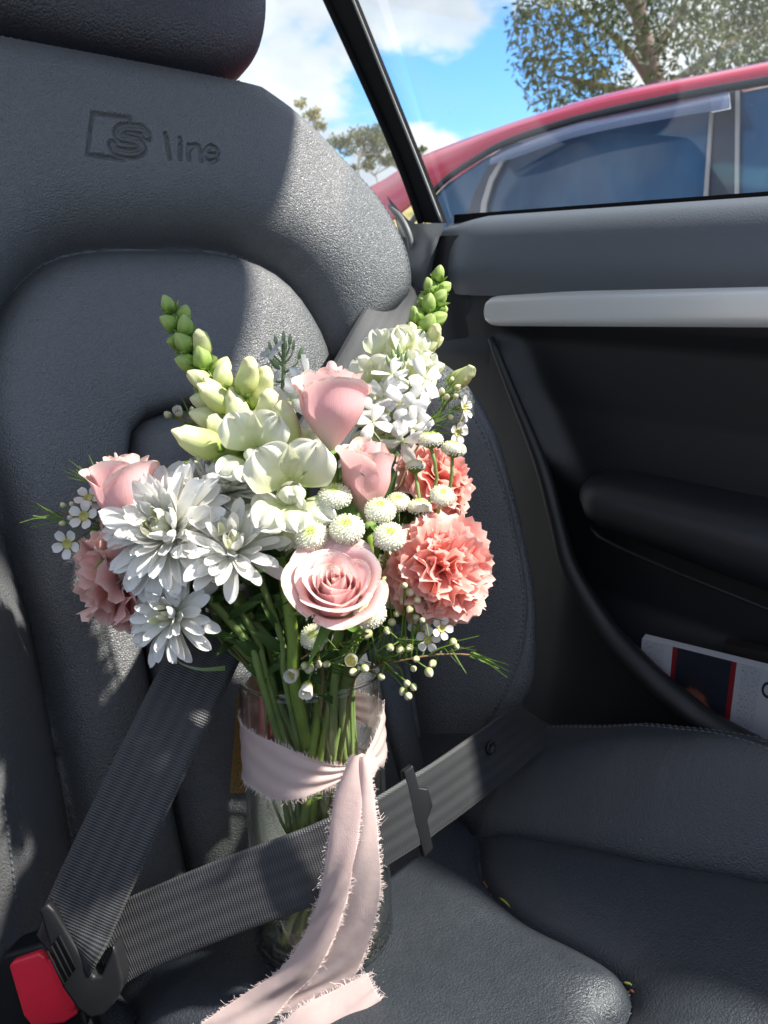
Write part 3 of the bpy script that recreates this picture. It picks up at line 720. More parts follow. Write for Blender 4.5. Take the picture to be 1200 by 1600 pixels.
def bevel_prism(pts, ext, bev=.002, seg=3):
    mb = MB().prism(pts, ext); bm = bmesh.new()
    vs = [bm.verts.new(tuple(v)) for v in np.vstack(mb.v)]
    for f in mb.f: bm.faces.new([vs[i] for i in f])
    bmesh.ops.recalc_face_normals(bm, faces=bm.faces)
    bmesh.ops.bevel(bm, geom=list(bm.edges), offset=bev, segments=seg, profile=.6, affect='EDGES', clamp_overlap=True)
    me = bpy.data.meshes.new('bevelled'); bm.to_mesh(me); bm.free()
    me.polygons.foreach_set('use_smooth', np.ones(len(me.polygons), dtype=bool)); me.set_sharp_from_angle(angle=radians(40)); return me
# tongue: chunky plastic loop with a slot
tq = lambda pts, d: [P(x, y, d + (x - 110) * .00004) for x, y in pts]
tg_me = bevel_prism(tq([(60, 1424), (72, 1412), (84, 1424), (146, 1528), (158, 1526), (176, 1478), (182, 1490), (192, 1532), (190, 1549), (178, 1570), (160, 1588), (140, 1593), (120, 1578), (96, 1543)], .462), FW * .014, .0028)
tg = part('tongue', tg_me, MATS['black_plastic'], belt)
for k in range(4):
    a, b = P(74 + k * 6.2, 1478 - k * 8 + 8, .4606), P(100 + k * 6.2, 1532 - k * 8 + 6, .4612)
    part('grip_groove', MB().tube([a, (a + b) / 2, b], .0008, 6).mesh('grip_groove'), MATS['rubber'], tg)
# strap keeper and stop button on the lap strap
i0 = P(650, 1266, .5375); wv = img(.22, -.97, .12); tv = img(.85, .50, -.45); nv = -np.cross(wv, tv); nv /= np.linalg.norm(nv)
if nv @ FW > 0: nv = -nv
kp = lambda a, b: i0 + wv * a + tv * b
ol = [(-.031, -.005), (-.031, .004), (-.014, .005), (-.009, .012), (.004, .013), (.010, .006), (.030, .0055), (.031, -.0035), (.010, -.0045), (.008, -.009), (.002, -.012), (-.004, -.009), (-.008, -.005)]
part('strap_keeper', bevel_prism([kp(a, b) - nv * .003 for a, b in ol], nv * .0075, .0016), MATS['black_plastic'], belt)
c0 = P(767, 1168, .6305); th = np.linspace(0, 2 * pi, 20, endpoint=False)
rings = [(.0052, 0), (.0052, .0016), (.0045, .0026), (.0030, .0024), (.0026, .0014), (.0004, .0012)]
part('stop_button', MB().grid(np.array([[c0 + nv * (z - .001) + r * (np.cos(t_) * wv + np.sin(t_) * tv) for t_ in th] for r, z in rings]), True).mesh('stop_button'), MATS['black_plastic'], belt)
# buckle with red release button
bk_ = empty('belt_buckle', P(60, 1640, .52), 'seat belt buckle with red release button beside the black belt tongue', 'belt buckle')
part('housing', bevel_prism([P(*q, .482) for q in ((-6, 1506), (6, 1492), (66, 1474), (78, 1486), (126, 1572), (134, 1600), (128, 1670), (20, 1690), (-14, 1600))], FW * .024, .003), MATS['black_plastic'], bk_)
part('release_button', bevel_prism([P(*q, .4775) for q in ((13, 1510), (20, 1503), (60, 1489), (70, 1496), (100, 1552), (121, 1586), (100, 1600), (50, 1606), (36, 1588))], FW * .012, .0022), MATS['red_plastic'], bk_)
part('button_slot', bevel_prism([P(*q, .4762) for q in ((74, 1500), (80, 1500), (118, 1572), (112, 1580), (98, 1576))], FW * .003, .0004), MATS['red_plastic'], bk_)
part('stalk', MB().tube([P(60, 1640, .50), P(50, 1760, .56), P(60, 1900, .62)], .014, 12).mesh('stalk'), MATS['black_plastic'], bk_)
# ================================================================== vase
VB = P(508, 1474, .546); VT = P(485, 1056, .534)
VA = (VT - VB); VH = np.linalg.norm(VA); VA /= VH
VXa = np.cross(VA, FW); VXa /= np.linalg.norm(VXa); VYa = np.cross(VA, VXa)          # across the view, and towards/away from it
if VXa @ RT < 0: VXa = -VXa
if VYa @ FW > 0: VYa = -VYa                                                           # VYa points towards the viewer
VR = .0508
def vcyl(ang, h, r): return VB + VA * h + r * (np.sin(ang) * VXa + np.cos(ang) * VYa)   # angle 0 faces the viewer, positive to the right
def vring(h, r, n=72, flute=0.0):
    a = np.linspace(0, 2 * pi, n, endpoint=False); rr = r * (1 + flute * np.cos(a * 18))
    return np.array([VB + VA * h + q * (np.sin(t_) * VXa + np.cos(t_) * VYa) for t_, q in zip(a, rr)])
vase = empty('glass_vase', VB, 'clear cylinder glass vase half filled with water on the seat', 'vase')
t = thin_glass('vase_glass', (.93, .955, .945), .045, 3.0, 0.0, .03)
_tr = [n for n in t.n if n.type == 'BSDF_TRANSPARENT'][0]; _lw = t.new('ShaderNodeLayerWeight'); _lw.inputs[0].default_value = .5
t.l.new(t.ramp(_lw.outputs['Facing'], [(.40, (.985, .99, .985)), (.85, (.93, .95, .94)), (1.0, (.55, .62, .58))]), _tr.inputs[0])
t = NT('water'); t.n.remove(t.b)
rf = t.new('ShaderNodeBsdfRefraction'); rf.inputs['IOR'].default_value = 1.12; rf.inputs['Roughness'].default_value = 0.0; rf.inputs['Color'].default_value = (.90, .95, .88, 1)
tp = t.new('ShaderNodeBsdfTransparent'); tp.inputs[0].default_value = (.98, .99, .97, 1)
gl = t.new('ShaderNodeBsdfGlossy'); gl.inputs['Roughness'].default_value = .02
m1 = t.new('ShaderNodeMixShader'); m1.inputs[0].default_value = .85; t.l.new(rf.outputs[0], m1.inputs[1]); t.l.new(tp.outputs[0], m1.inputs[2])
lw0 = t.new('ShaderNodeLayerWeight'); fz = t.math('MULTIPLY_ADD', t.math('POWER', lw0.outputs['Facing'], 5.0), .8, .02)
m2 = t.new('ShaderNodeMixShader'); t.l.new(fz, m2.inputs[0]); t.l.new(m1.outputs[0], m2.inputs[1]); t.l.new(gl.outputs[0], m2.inputs[2])
t.l.new(m2.outputs[0], t.o.inputs[0]); MATS['water'] = t.m
prof = [(.0004, .004), (.030, .0045), (.042, .007), (VR - .0035, .014), (VR - .0034, .05), (VR - .0030, VH * .5), (VR - .0028, VH - .003), (VR - .0020, VH), (VR - .0008, VH - .0006), (VR, VH - .004), (VR, VH * .5), (VR, .012), (VR - .004, .004), (VR - .010, 0.0), (.030, .0006), (.0004, .0012)]
part('glass_body', MB().grid(np.array([vring(h, r, 144, .006 if .013 < h < VH - .004 and r < VR - .001 else 0) for r, h in prof]), True).mesh('glass_body'), MATS['vase_glass'], vase)
t = NT('clear_glass'); t.p(Base_Color=(.96, .98, .97, 1), Roughness=.0, IOR=1.48, Transmission_Weight=1.0); MATS['clear_glass'] = t.m
rg_ = np.linspace(0, 2 * pi, 145)
part('rim', MB().tube(np.array([VB + VA * (VH + .0004) + (VR - .0014) * (np.sin(a) * VXa + np.cos(a) * VYa) for a in rg_]), .0013, 8, False).mesh('rim'), MATS['clear_glass'], vase)
part('thick_base', MB().grid(np.array([vring(h, r) for r, h in ((.0004, .0016), (.030, .0012), (VR - .009, .0008), (VR - .0042, .0050), (VR - .0006, .0125), (VR - .0036, .0122), (.030, .0090), (.0004, .0085))]), True).mesh('thick_base'), MATS['clear_glass'], vase)
WH = VH * .655
prof = [(.0004, .0096), (.030, .0100), (VR - .006, .0134), (VR - .0042, .018), (VR - .0040, WH - .002), (VR - .0038, WH + .0012), (VR - .006, WH), (.0004, WH)]
part('waterline', MB().tube(np.array([VB + VA * WH + (VR - .0046) * (np.sin(a) * VXa + np.cos(a) * VYa) for a in rg_]), .0014, 8, False).mesh('waterline'), MATS['clear_glass'], vase)
part('water', MB().grid(np.array([vring(h, r) for r, h in prof]), True).mesh('water'), MATS['water'], vase)
# card standing behind the vase and pink sachet between the stems
t = NT('card_print'); cc = t.ramp(t.noise(9, 3, .6, t.coord('UV', (2.2, 3, 1))), [(.36, (.06, .09, .03)), (.46, (.22, .25, .06)), (.52, (.50, .30, .10)), (.57, (.52, .10, .05)), (.66, (.10, .14, .07))])
t.p(Base_Color=cc, Roughness=.35); MATS['card_print'] = t.m
k0, k1, k2, k3 = P(359, 1240, .560), P(420, 1236, .585), P(418, 1020, .575), P(371, 1085, .560)
me = set_mesh('greeting_card', np.vstack([[k0, k1, k2, k3], np.array([k0, k1, k2, k3]) + FW * .0012]), [(0, 1, 2, 3), (7, 6, 5, 4), (0, 4, 5, 1), (1, 5, 6, 2), (2, 6, 7, 3), (3, 7, 4, 0)], [(0, 0), (1, 0), (1, 2), (0, 2)] * 2, False)
tag(link('greeting_card', me, MATS['card_print']), 'small card printed with flowers tucked behind the glass vase', 'card')
t = NT('pink_paper'); t.p(Base_Color=(.42, .10, .12, 1), Roughness=.5, Normal=t.bump(t.noise(120, 3, .6), .4, .001)); t.translucent((.6, .15, .18, 1), .25); MATS['pink_paper'] = t.m
a = np.linspace(-1, 1, 14); Xs = np.array([[vcyl(radians(-128 + 38 * q), h, .036 + .003 * sin(5 * q + 40 * h)) for q in a] for h in np.linspace(VH * .60, VH + .002, 14)])
tag(link('pink_sachet', MB().grid(Xs).mesh('pink_sachet'), MATS['pink_paper']), 'deep pink paper sachet between the stems inside the vase mouth', 'sachet')

# ================================================================== ribbon
t = NT('chiffon'); u_, v_ = t.uv()
wv1 = t.noise(1.0, 2, .6, t.coord('Object', (1900, 1900, 1900)))
fold = t.noise(34, 3, .55)
col = t.mix(fold, (.88, .63, .58, 1), (.94, .75, .70, 1))
t.p(Base_Color=col, Roughness=.75, Sheen_Weight=.3, Normal=t.bump(t.math('ADD', t.math('MULTIPLY', wv1, .4), t.math('MULTIPLY', t.noise(38, 3, .5), 2.0)), .5, .0014))
t.translucent((.90, .72, .68, 1), .40)
MATS['chiffon'] = t.m
simple('fray', (.82, .66, .62), .8)
rib = empty('ribbon', vcyl(.4, VH * .70, VR + .003), 'pale pink frayed chiffon ribbon knotted around the glass vase', 'ribbon')
def fray(edge, outv, n, lmin, lmax, seed, w=.00017, curl=.9):
    "loose threads standing out of a cloth edge"
    rg = np.random.default_rng(seed); s = np.linspace(0, 1, len(edge)); mb = MB()
    for k in range(n):
        q = rg.random(); b = np.array([np.interp(q, s, edge[:, i]) for i in range(3)]); o = np.array([np.interp(q, s, outv[:, i]) for i in range(3)])
        o = o / (np.linalg.norm(o) + 1e-9); L = rg.uniform(lmin, lmax) * (.45 + .9 * (.5 + .5 * sin(q * 37 + seed) * sin(q * 91))) * (2.2 if rg.random() < .05 else 1)
        side = rg.normal(size=3); side -= o * (side @ o); side /= np.linalg.norm(side)
        pts = [b - o * .0008, b + o * L * .5 + side * L * .10 * rg.normal(), b + o * L + side * L * curl * rg.normal() * .6]
        mb.tube(pts, [w, w, w * .6], 3, False)
    return mb
# band: two thirds round the front, gathered to the knot at the right
KA = radians(43)
def band_grid(a0, a1, na, h0, h1, ripple, seed):
    rg = np.random.default_rng(seed); A = np.linspace(a0, a1, na); S = np.linspace(0, 1, 26); X = np.zeros((26, na, 3))
    for j, a in enumerate(A):
        lo, hi = h0(a), h1(a)
        for i, s in enumerate(S):
            r = VR + .0012 + ripple * (.5 + .5 * np.sin(s * 17 + 2.2 * np.sin(a * 2.1 + seed) + a * 1.5)) * (.25 + .75 * ss(1.2, .1, abs(a - KA)))
            X[i, j] = vcyl(a, lo + (hi - lo) * s, r)
    return X
hc = VH * .735
def gathered(a):       # 0 far from the knot .. 1 at the knot
    return ss(1.25, .06, abs(a - KA))
lift_ = lambda a: .010 * ss(.2, 1.9, KA - a)
bl = lambda a: hc + lift_(a) - .0185 - .004 * ss(0, 1.5, KA - a) + .0165 * gathered(a)
bh = lambda a: hc + lift_(a) + .0130 + .005 * ss(0, 1.5, KA - a) - .0085 * gathered(a)
Xb = band_grid(radians(-172), KA, 96, bl, bh, .0022, 1)
part('band', MB().grid(Xb).mesh('band'), MATS['chiffon'], rib)
bl2 = lambda a: hc - .003 + (a - KA) * .010 - .010 * np.clip((a - KA) / .5, 0, 1); bh2 = lambda a: hc + .0045 + .022 * np.clip((a - KA) / .55, 0, 1)
Xb2 = band_grid(KA, radians(188), 60, bl2, bh2, .0018, 2)
part('band', MB().grid(Xb2).mesh('band'), MATS['chiffon'], rib)
for Xq, sd_ in ((Xb, 3), (Xb2, 5)):
    for row, sgn, nn_ in ((-1, 1, 330), (0, -1, 330)):
        e = Xq[row]; o = np.repeat((VA * sgn)[None], len(e), 0) + (e - (VB + VA * hc)) * 1.5 * 0
        f_ = part('fringe', fray(e, o, nn_ if sd_ == 3 else 170, .0008, .0034, sd_ + row).mesh('fringe'), MATS['fray'], rib); f_['kind'] = 'stuff'
KN = vcyl(KA, hc + .001, VR + .005)
kx = superpad((0, 0, 0), (.0095, .0075, .0075), np.stack([VXa * cos(KA) - VYa * sin(KA), -(np.sin(KA) * VXa + np.cos(KA) * VYa), VA], 1), 2.2, 2.2, 28, 18)
kx = kx + .0012 * np.sin(np.arange(28) * 1.1)[None, :, None] * VA
part('knot', MB().grid(kx + KN, True).mesh('knot'), MATS['chiffon'], rib)
def strip(left, right, n=90, m=22, puff=.003, seed=0, bias=1.0, flutes=2.0):
    L = spline(left, n); R = spline(right, n); s = np.linspace(0, 1, m); X = np.zeros((n, m, 3)); nrm = -FW
    for i in range(n):
        for j, q in enumerate(s):
            X[i, j] = L[i] * (1 - q) + R[i] * q + nrm * (puff * (sin(pi * q) ** .8) * bias + puff * .45 * sin(q * pi * flutes * 2 + i * .07 + seed) + puff * .25 * sin(i * .16 + q * 3 + seed * 2) + puff * .22 * sin(q * 9 + i * .31 + 2 * sin(i * .11 + seed)) * ss(10, 50, i))
    return X
# left tail: from the knot down over the strap, to the cushion and away to the left
tl_L = [P(548, 1178, .462), P(522, 1250, .462), P(510, 1340, .463), P(490, 1430, .472), P(445, 1508, .482), P(378, 1555, .488), P(310, 1602, .486), P(250, 1665, .484)]
tl_R = [P(566, 1178, .461), P(566, 1250, .460), P(556, 1335, .462), P(536, 1425, .470), P(497, 1515, .478), P(452, 1562, .482), P(412, 1612, .480), P(360, 1680, .478)]
Xl = strip(tl_L, tl_R, 110, 22, .0030, 1, 1.0, .6)
# right tail: wider, lying beside it, turned under at the bottom
tr_L = [P(556, 1180, .463), P(545, 1260, .464), P(538, 1335, .466), P(525, 1420, .473), P(490, 1520, .482), P(452, 1560, .4845), P(424, 1596, .485), P(470, 1640, .484)]
tr_R = [P(574, 1180, .462), P(583, 1230, .462), P(592, 1320, .464), P(594, 1400, .470), P(570, 1490, .482), P(548, 1530, .487), P(500, 1580, .489), P(520, 1640, .488)]
Xr = strip(tr_L, tr_R, 110, 22, .0024, 4, 1.0, .8)
ed_L = [P(432, 1606, .472), P(470, 1572, .474), P(520, 1548, .480), P(574, 1520, .486)]
ed_R = [P(468, 1700, .462), P(510, 1650, .466), P(556, 1604, .472), P(596, 1564, .479)]
Xe = strip(ed_L, ed_R, 40, 18, .0018, 7)
for nm, Xq, sd_, nf in (('tail', Xl, 11, 420), ('tail', Xr, 21, 420), ('tail_end', Xe, 31, 130)):
    o = part(nm, MB().grid(Xq).mesh(nm), MATS['chiffon'], rib)
    for col_, sgn in ((0, -1), (-1, 1)):
        e = Xq[:, col_]; inner = Xq[:, 3 if col_ == 0 else -4]
        f_ = part('fringe', fray(e, e - inner, nf, .0008, .0030, sd_ + sgn).mesh('fringe'), MATS['fray'], o); f_['kind'] = 'stuff'
e = Xe[-1]; f_ = part('fringe', fray(e, Xe[-1] - Xe[-4], 70, .001, .004, 41).mesh('fringe'), MATS['fray'], rib); f_['kind'] = 'stuff'
# ================================================================== flowers
def petal_mat(name, stops, trans=.30, vein=.35, rough=.55, rndhue=None, scale=(26, 1.2, 1), blem=False):
    t = NT(name); u_, v_ = t.uv()
    n = t.noise(4.0, 3, .55, t.coord('UV', scale))
    fac = t.math('ADD', v_, t.math('MULTIPLY', t.math('SUBTRACT', t.noise(60, 2, .5), .5), .22))
    c = t.ramp(fac, stops)
    c = t.mix(t.math('MULTIPLY', n, vein), c, t.mix(.5, c, tuple(q * .80 for q in stops[len(stops) // 2][1]) + (1,)))
    if blem: c = t.mix(t.math('MULTIPLY', t.math('MULTIPLY', t.math('GREATER_THAN', v_, .955), t.math('GREATER_THAN', t.noise(150, 2, .6), .52)), .55), c, (.62, .44, .26, 1))
    t.p(Base_Color=c, Roughness=rough, Normal=t.bump(n, .45, .0007), Specular_IOR_Level=.3)
    t.translucent(c, trans); MATS[name] = t.m
petal_mat('rose_petal', [(0.0, (.74, .70, .48)), (.18, (.93, .73, .67)), (.55, (.96, .57, .565)), (.90, (.96, .66, .64)), (1.0, (.96, .82, .77))], .38, .55, blem=True)
petal_mat('carnation_coral', [(0, (.96, .43, .34)), (.5, (.97, .40, .33)), (.85, (.97, .46, .39)), (1, (.97, .68, .60))], .45, .25)
petal_mat('carnation_dusty', [(0, (.80, .42, .38)), (.5, (.86, .45, .41)), (.85, (.88, .53, .48)), (1, (.90, .66, .58))], .32, .3)
petal_mat('mum_white', [(0, (.70, .72, .46)), (.22, (.80, .79, .70)), (.6, (.82, .81, .77)), (1, (.83, .82, .79))], .30, .30, .5, None, (9, .6, 1))
petal_mat('mum_cream', [(0, (.62, .66, .26)), (.5, (.78, .78, .50)), (1, (.84, .83, .70))], .26, .25)
petal_mat('snap_white', [(0, (.60, .68, .26)), (.25, (.80, .82, .52)), (.6, (.87, .87, .72)), (1, (.87, .86, .80))], .35, .15, .45)
petal_mat('snap_bud', [(0, (.30, .42, .08)), (.35, (.54, .60, .20)), (.75, (.76, .77, .44)), (1, (.80, .78, .46))], .25, .2, .42)
petal_mat('bud_green', [(0, (.16, .28, .04)), (.45, (.30, .44, .09)), (1, (.46, .55, .20))], .18, .4, .45)
petal_mat('sepal_green', [(0, (.09, .18, .03)), (.6, (.15, .27, .05)), (1, (.22, .34, .08))], .20, .4, .5)
petal_mat('stock_white', [(0, (.60, .66, .34)), (.25, (.82, .82, .76)), (1, (.86, .85, .84))], .32, .2, .5)
petal_mat('stock_green', [(0, (.20, .30, .10)), (.5, (.30, .40, .20)), (1, (.45, .50, .30))], .15, .4, .5)
petal_mat('wax_petal', [(0, (.70, .66, .48)), (.4, (.82, .80, .74)), (1, (.86, .84, .80))], .30, .1, .35)
petal_mat('wax_cup', [(0, (.20, .26, .05)), (.5, (.44, .44, .12)), (1, (.52, .46, .16))], .10, .3, .35)
petal_mat('wax_bud', [(0, (.22, .34, .06)), (.45, (.46, .52, .20)), (.8, (.72, .66, .44)), (1, (.74, .64, .48))], .15, .2, .35)
petal_mat('needle_leaf', [(0, (.12, .20, .03)), (1, (.16, .26, .05))], .20, .3, .5)
petal_mat('leaf_green', [(0, (.05, .11, .025)), (1, (.08, .15, .04))], .20, .5, .45)
petal_mat('stem_green', [(0, (.20, .29, .085)), (.5, (.22, .31, .09)), (1, (.36, .42, .16))], .0, .5, .45)  # paler lower end paints in light reaching the stems through the water
petal_mat('stem_rose', [(0, (.20, .30, .05)), (.5, (.22, .32, .06)), (1, (.42, .46, .18))], .0, .4, .4)  # lower end lightened in colour, as if lit through the water
petal_mat('stem_twig', [(0, (.20, .12, .06)), (.6, (.22, .14, .06)), (1, (.24, .26, .07))], .0, .5, .5)
petal_mat('button', [(0, (.42, .60, .08)), (.20, (.58, .70, .18)), (.40, (.88, .88, .62)), (1, (.92, .90, .80))], .25, .1, .6)

def frame(origin, ydir, zhint):
    y = np.asarray(ydir, float); y /= np.linalg.norm(y); z = np.asarray(zhint, float); z = z - y * (z @ y)
    if np.linalg.norm(z) < 1e-6: z = np.cross(y, [.3, .8, .5])
    z /= np.linalg.norm(z); x = np.cross(y, z); M = np.eye(4); M[:3, 0] = x; M[:3, 1] = y; M[:3, 2] = z; M[:3, 3] = origin; return M
def inst(name, me, mat, root, M, scale=1.0):
    o = bpy.data.objects.new(name, me); COL.objects.link(o)
    if not me.materials: me.materials.append(mat)
    L = Vector((0, 0, 0)); q = root; P_ = Matrix.Identity(4)
    chain = []
    while q is not None: chain.append(q); q = q.parent
    for q in chain[::-1]: P_ = P_ @ q.matrix_basis
    S = np.eye(4); S[0, 0] = S[1, 1] = S[2, 2] = scale
    o.parent = root
    o.matrix_basis = P_.inverted() @ Matrix([list(map(float, r)) for r in (M @ S)])
    return o
def axis_frame(o, ax, spin=0.0):
    "matrix whose local +Z is the flower's axis"
    z = np.asarray(ax, float); z /= np.linalg.norm(z); r = np.array([.37, .21, .9]); x = np.cross(r, z); x /= np.linalg.norm(x); y = np.cross(z, x)
    M = np.eye(4); M[:3, 0] = cos(spin) * x + sin(spin) * y; M[:3, 1] = -sin(spin) * x + cos(spin) * y; M[:3, 2] = z; M[:3, 3] = o; return M
def xf(M, X): return np.asarray(X) @ M[:3, :3].T + M[:3, 3]
def blade(L, W, nL=9, nW=5, prof=None, cup=0.0, bend=0.0, ruff=0.0, rf=3.0, seed=0, tip=0.0, groove=0.0, bend0=0.0, dense=False):
    "petal or leaf along +Y, face +Z"
    rg = np.random.default_rng(seed); t = 1 - (1 - np.linspace(0, 1, nL)) ** 1.6 if dense else np.linspace(0, 1, nL); a = np.linspace(-1, 1, nW)
    prof = prof or (lambda q: np.sin(pi * np.clip(q, 0, 1) ** .75) ** .7)
    w = W / 2 * np.maximum(prof(t), .04); ang = bend0 + bend * t ** 1.4; dt = L * np.diff(t)
    y = np.r_[0, np.cumsum(np.cos(ang[:-1]) * dt)]; z = np.r_[0, np.cumsum(np.sin(ang[:-1]) * dt)]
    ph = rg.random(3) * 6.28; X = np.zeros((nL, nW, 3))
    for i in range(nL):
        for j in range(nW):
            q = a[j]; off = cup * w[i] * q * q + ruff * W * t[i] ** 2 * sin(q * rf + ph[0]) * .5 + groove * W * cos(q * 2 * pi) * sin(pi * t[i])
            X[i, j] = (w[i] * q, y[i] - sin(ang[i]) * off - tip * L * abs(q) ** 2 * t[i] ** 3, z[i] + cos(ang[i]) * off)
    return X
def ovoid(L, W, n=12, m=10, power=1.0, shift=0.0, ribs=0, rib=0.0):
    "closed bud along +Z from the origin"
    t = np.linspace(0, 1, m); r = W / 2 * np.sin(pi * np.clip(t, .012, .988) ** power) ** .62; th = np.linspace(0, 2 * pi, n, endpoint=False)
    rr = r[:, None] * (1 + rib * np.cos(ribs * th)[None, :])
    return np.stack([rr * np.cos(th)[None], rr * np.sin(th)[None], (t * L)[:, None] + 0 * rr + shift], -1)

def stem_path(base, ax, mouth=None, seed=0, low=.016, n=40):
    rg = np.random.default_rng(seed); b = np.asarray(base); off = b - VT; off = off - VA * (off @ VA)
    d = off / (np.linalg.norm(off) + 1e-9); k = min(1.0, np.linalg.norm(off) / .10)
    m = VB + VA * (VH + .004) + d * (.010 + .026 * k) if mouth is None else mouth
    dd = m - (VB + VA * VH); dd = dd - VA * (dd @ VA)
    mid = VB + VA * VH * .50 + dd * .30 + (VXa * rg.uniform(-1, 1) + VYa * rg.uniform(-.6, 1)) * .020
    lo = -dd * .75 + (VXa * rg.normal() + VYa * rg.normal()) * .010
    lo = -dd * .5 + VXa * rg.uniform(-1, 1) * .034 + VYa * rg.uniform(-.8, 1) * .026
    if np.linalg.norm(lo) > .041: lo *= .041 / np.linalg.norm(lo)
    lo = VB + VA * low + lo * .96 + VYa * .004
    H = np.linalg.norm(b - m)
    return spline([b, b - np.asarray(ax) * min(.03, H * .3), m + (b - m) * .25 + VA * .006, m, mid, lo], n)
def stem(root, base, ax, rad, mat, seed=0, mouth=None, nodes=True):
    p = stem_path(base, ax, mouth, seed); r = np.full(len(p), rad)
    if nodes:
        for k in (9, 16, 25): r[k] *= 1.28
    o = part('stem', MB().tube(p, r, 9).mesh('stem'), mat, root); return p
def leaf_on(root, p, L, W, d, mat, seed=0, bend=-.6, name='leaf'):
    X = blade(L, W, 9, 5, lambda q: np.sin(pi * np.clip(q, .02, 1) ** .7) ** .9, .35, bend, .05, 3, seed)
    return inst(name, grid_mesh(name, X), mat, root, frame(p, d, -FW + UP * .4))

# ---- roses
def rose(label, base, ax, H, R, openness, n=17, seed=0, spin=0.0, stem_r=.0031, sep_up=None):
    root = empty('rose', base, label, 'rose', 'roses'); M = axis_frame(base, ax, spin); rg = np.random.default_rng(seed)
    for i in range(n):
        f = i / (n - 1); phi = i * 2.39996 + rg.normal() * .12
        Ri = R * (.10 + .90 * f ** .85); Hi = H * (1.0 - .02 * f - openness * .16 * f ** 2) * (1 + .03 * rg.normal())
        Wd = 2.1 - .85 * f; fl = openness * f ** 2.2 * R * .95 + .10 * R * f * (f > .55)
        S = np.linspace(0, 1, 16); A = np.linspace(-1, 1, 15); X = np.zeros((16, 15, 3)); k1, k2 = rg.random(2) * 6.28
        curl = (.16 + .5 * openness) * f
        for r_, s in enumerate(S):
            for c_, a in enumerate(A):
                se = s * (1 - (.16 + .10 * (1 - f)) * abs(a) ** 2.6 + .035 * f * np.exp(-(a / .25) ** 2))
                wob = 1 + .02 * sin(5 * a + k1) * s
                prof = .16 + .84 * ss(0, .62, se) ** .75
                close = 1 - (.30 * (1 - f) + .10 * (1 - openness)) * ss(.5, 1.0, se)
                rad = Ri * prof * close * wob + fl * ss(.45, 1.05, se) ** 1.6 + .07 * R * a * (1 - .4 * f) * s
                z = Hi * se
                tipc = ss(.80, 1.02, s) ** 2
                rad += curl * R * .42 * tipc; z -= curl * H * .14 * tipc ** 1.5
                rad += R * f * (.012 * sin(4.3 * a + 6 * s + k1) + .010 * sin(9 * a - 5 * s + k2)) * ss(.15, .5, s); rad += .030 * R * f * sin(7 * a + k2) * tipc; z += .012 * H * sin(6 * a + k1) * tipc * f
                th = phi + a * Wd * (1 - .15 * ss(.7, 1, s) * f)
                X[r_, c_] = (rad * cos(th), rad * sin(th), z)
        part('petal', grid_mesh('petal', xf(M, X)), MATS['rose_petal'], root)
    hip = ovoid(.010, .012, 12, 8); hip[..., 2] -= .0075
    part('hip', MB().grid(xf(M, hip), True).mesh('hip'), MATS['sepal_green'], root)
    for k in range(5):
        th = k * 2 * pi / 5 + .4 + spin; d = np.array([cos(th), sin(th), 0])
        up = k == 0 if sep_up is None else k in sep_up
        X = blade(.030, .0085, 10, 5, lambda q: (1 - q) ** .8 * np.clip(q * 8, .35, 1), .5, 1.35 if up else -.4, .06, 3, k, 0, 0, .05 if up else -.3)
        Mz = M @ frame(d * .005 + np.array([0, 0, -.001]), d, np.array([0, 0, 1.0]))
        part('sepal', grid_mesh('sepal', xf(Mz, X)), MATS['sepal_green'], root)
    p = stem(root, np.asarray(base) - np.asarray(M[:3, 2]) * .005, M[:3, 2], stem_r, MATS['stem_rose'], seed)
    return root
rose('tallest pale pink rose standing upright above the white snapdragon blooms', P(518, 706, .455), img(-.01, 1, .14), .050, .0205, .20, 17, 3, .9, .0040)
rose('narrow pink rose half hidden behind the white button blooms', P(574, 816, .462), img(.0, 1, .34), .051, .0158, .16, 15, 8, 2.0)
rose('wide open pink rose just above the vase rim showing its spiral heart', P(526, 958, .435), img(.02, .66, .75), .040, .0192, .58, 19, 12, 2.6)
rose('pale pink rose leaning out beside the white chrysanthemums', P(212, 838, .462), img(-.20, .97, .16), .051, .0190, .30, 15, 21, .3)

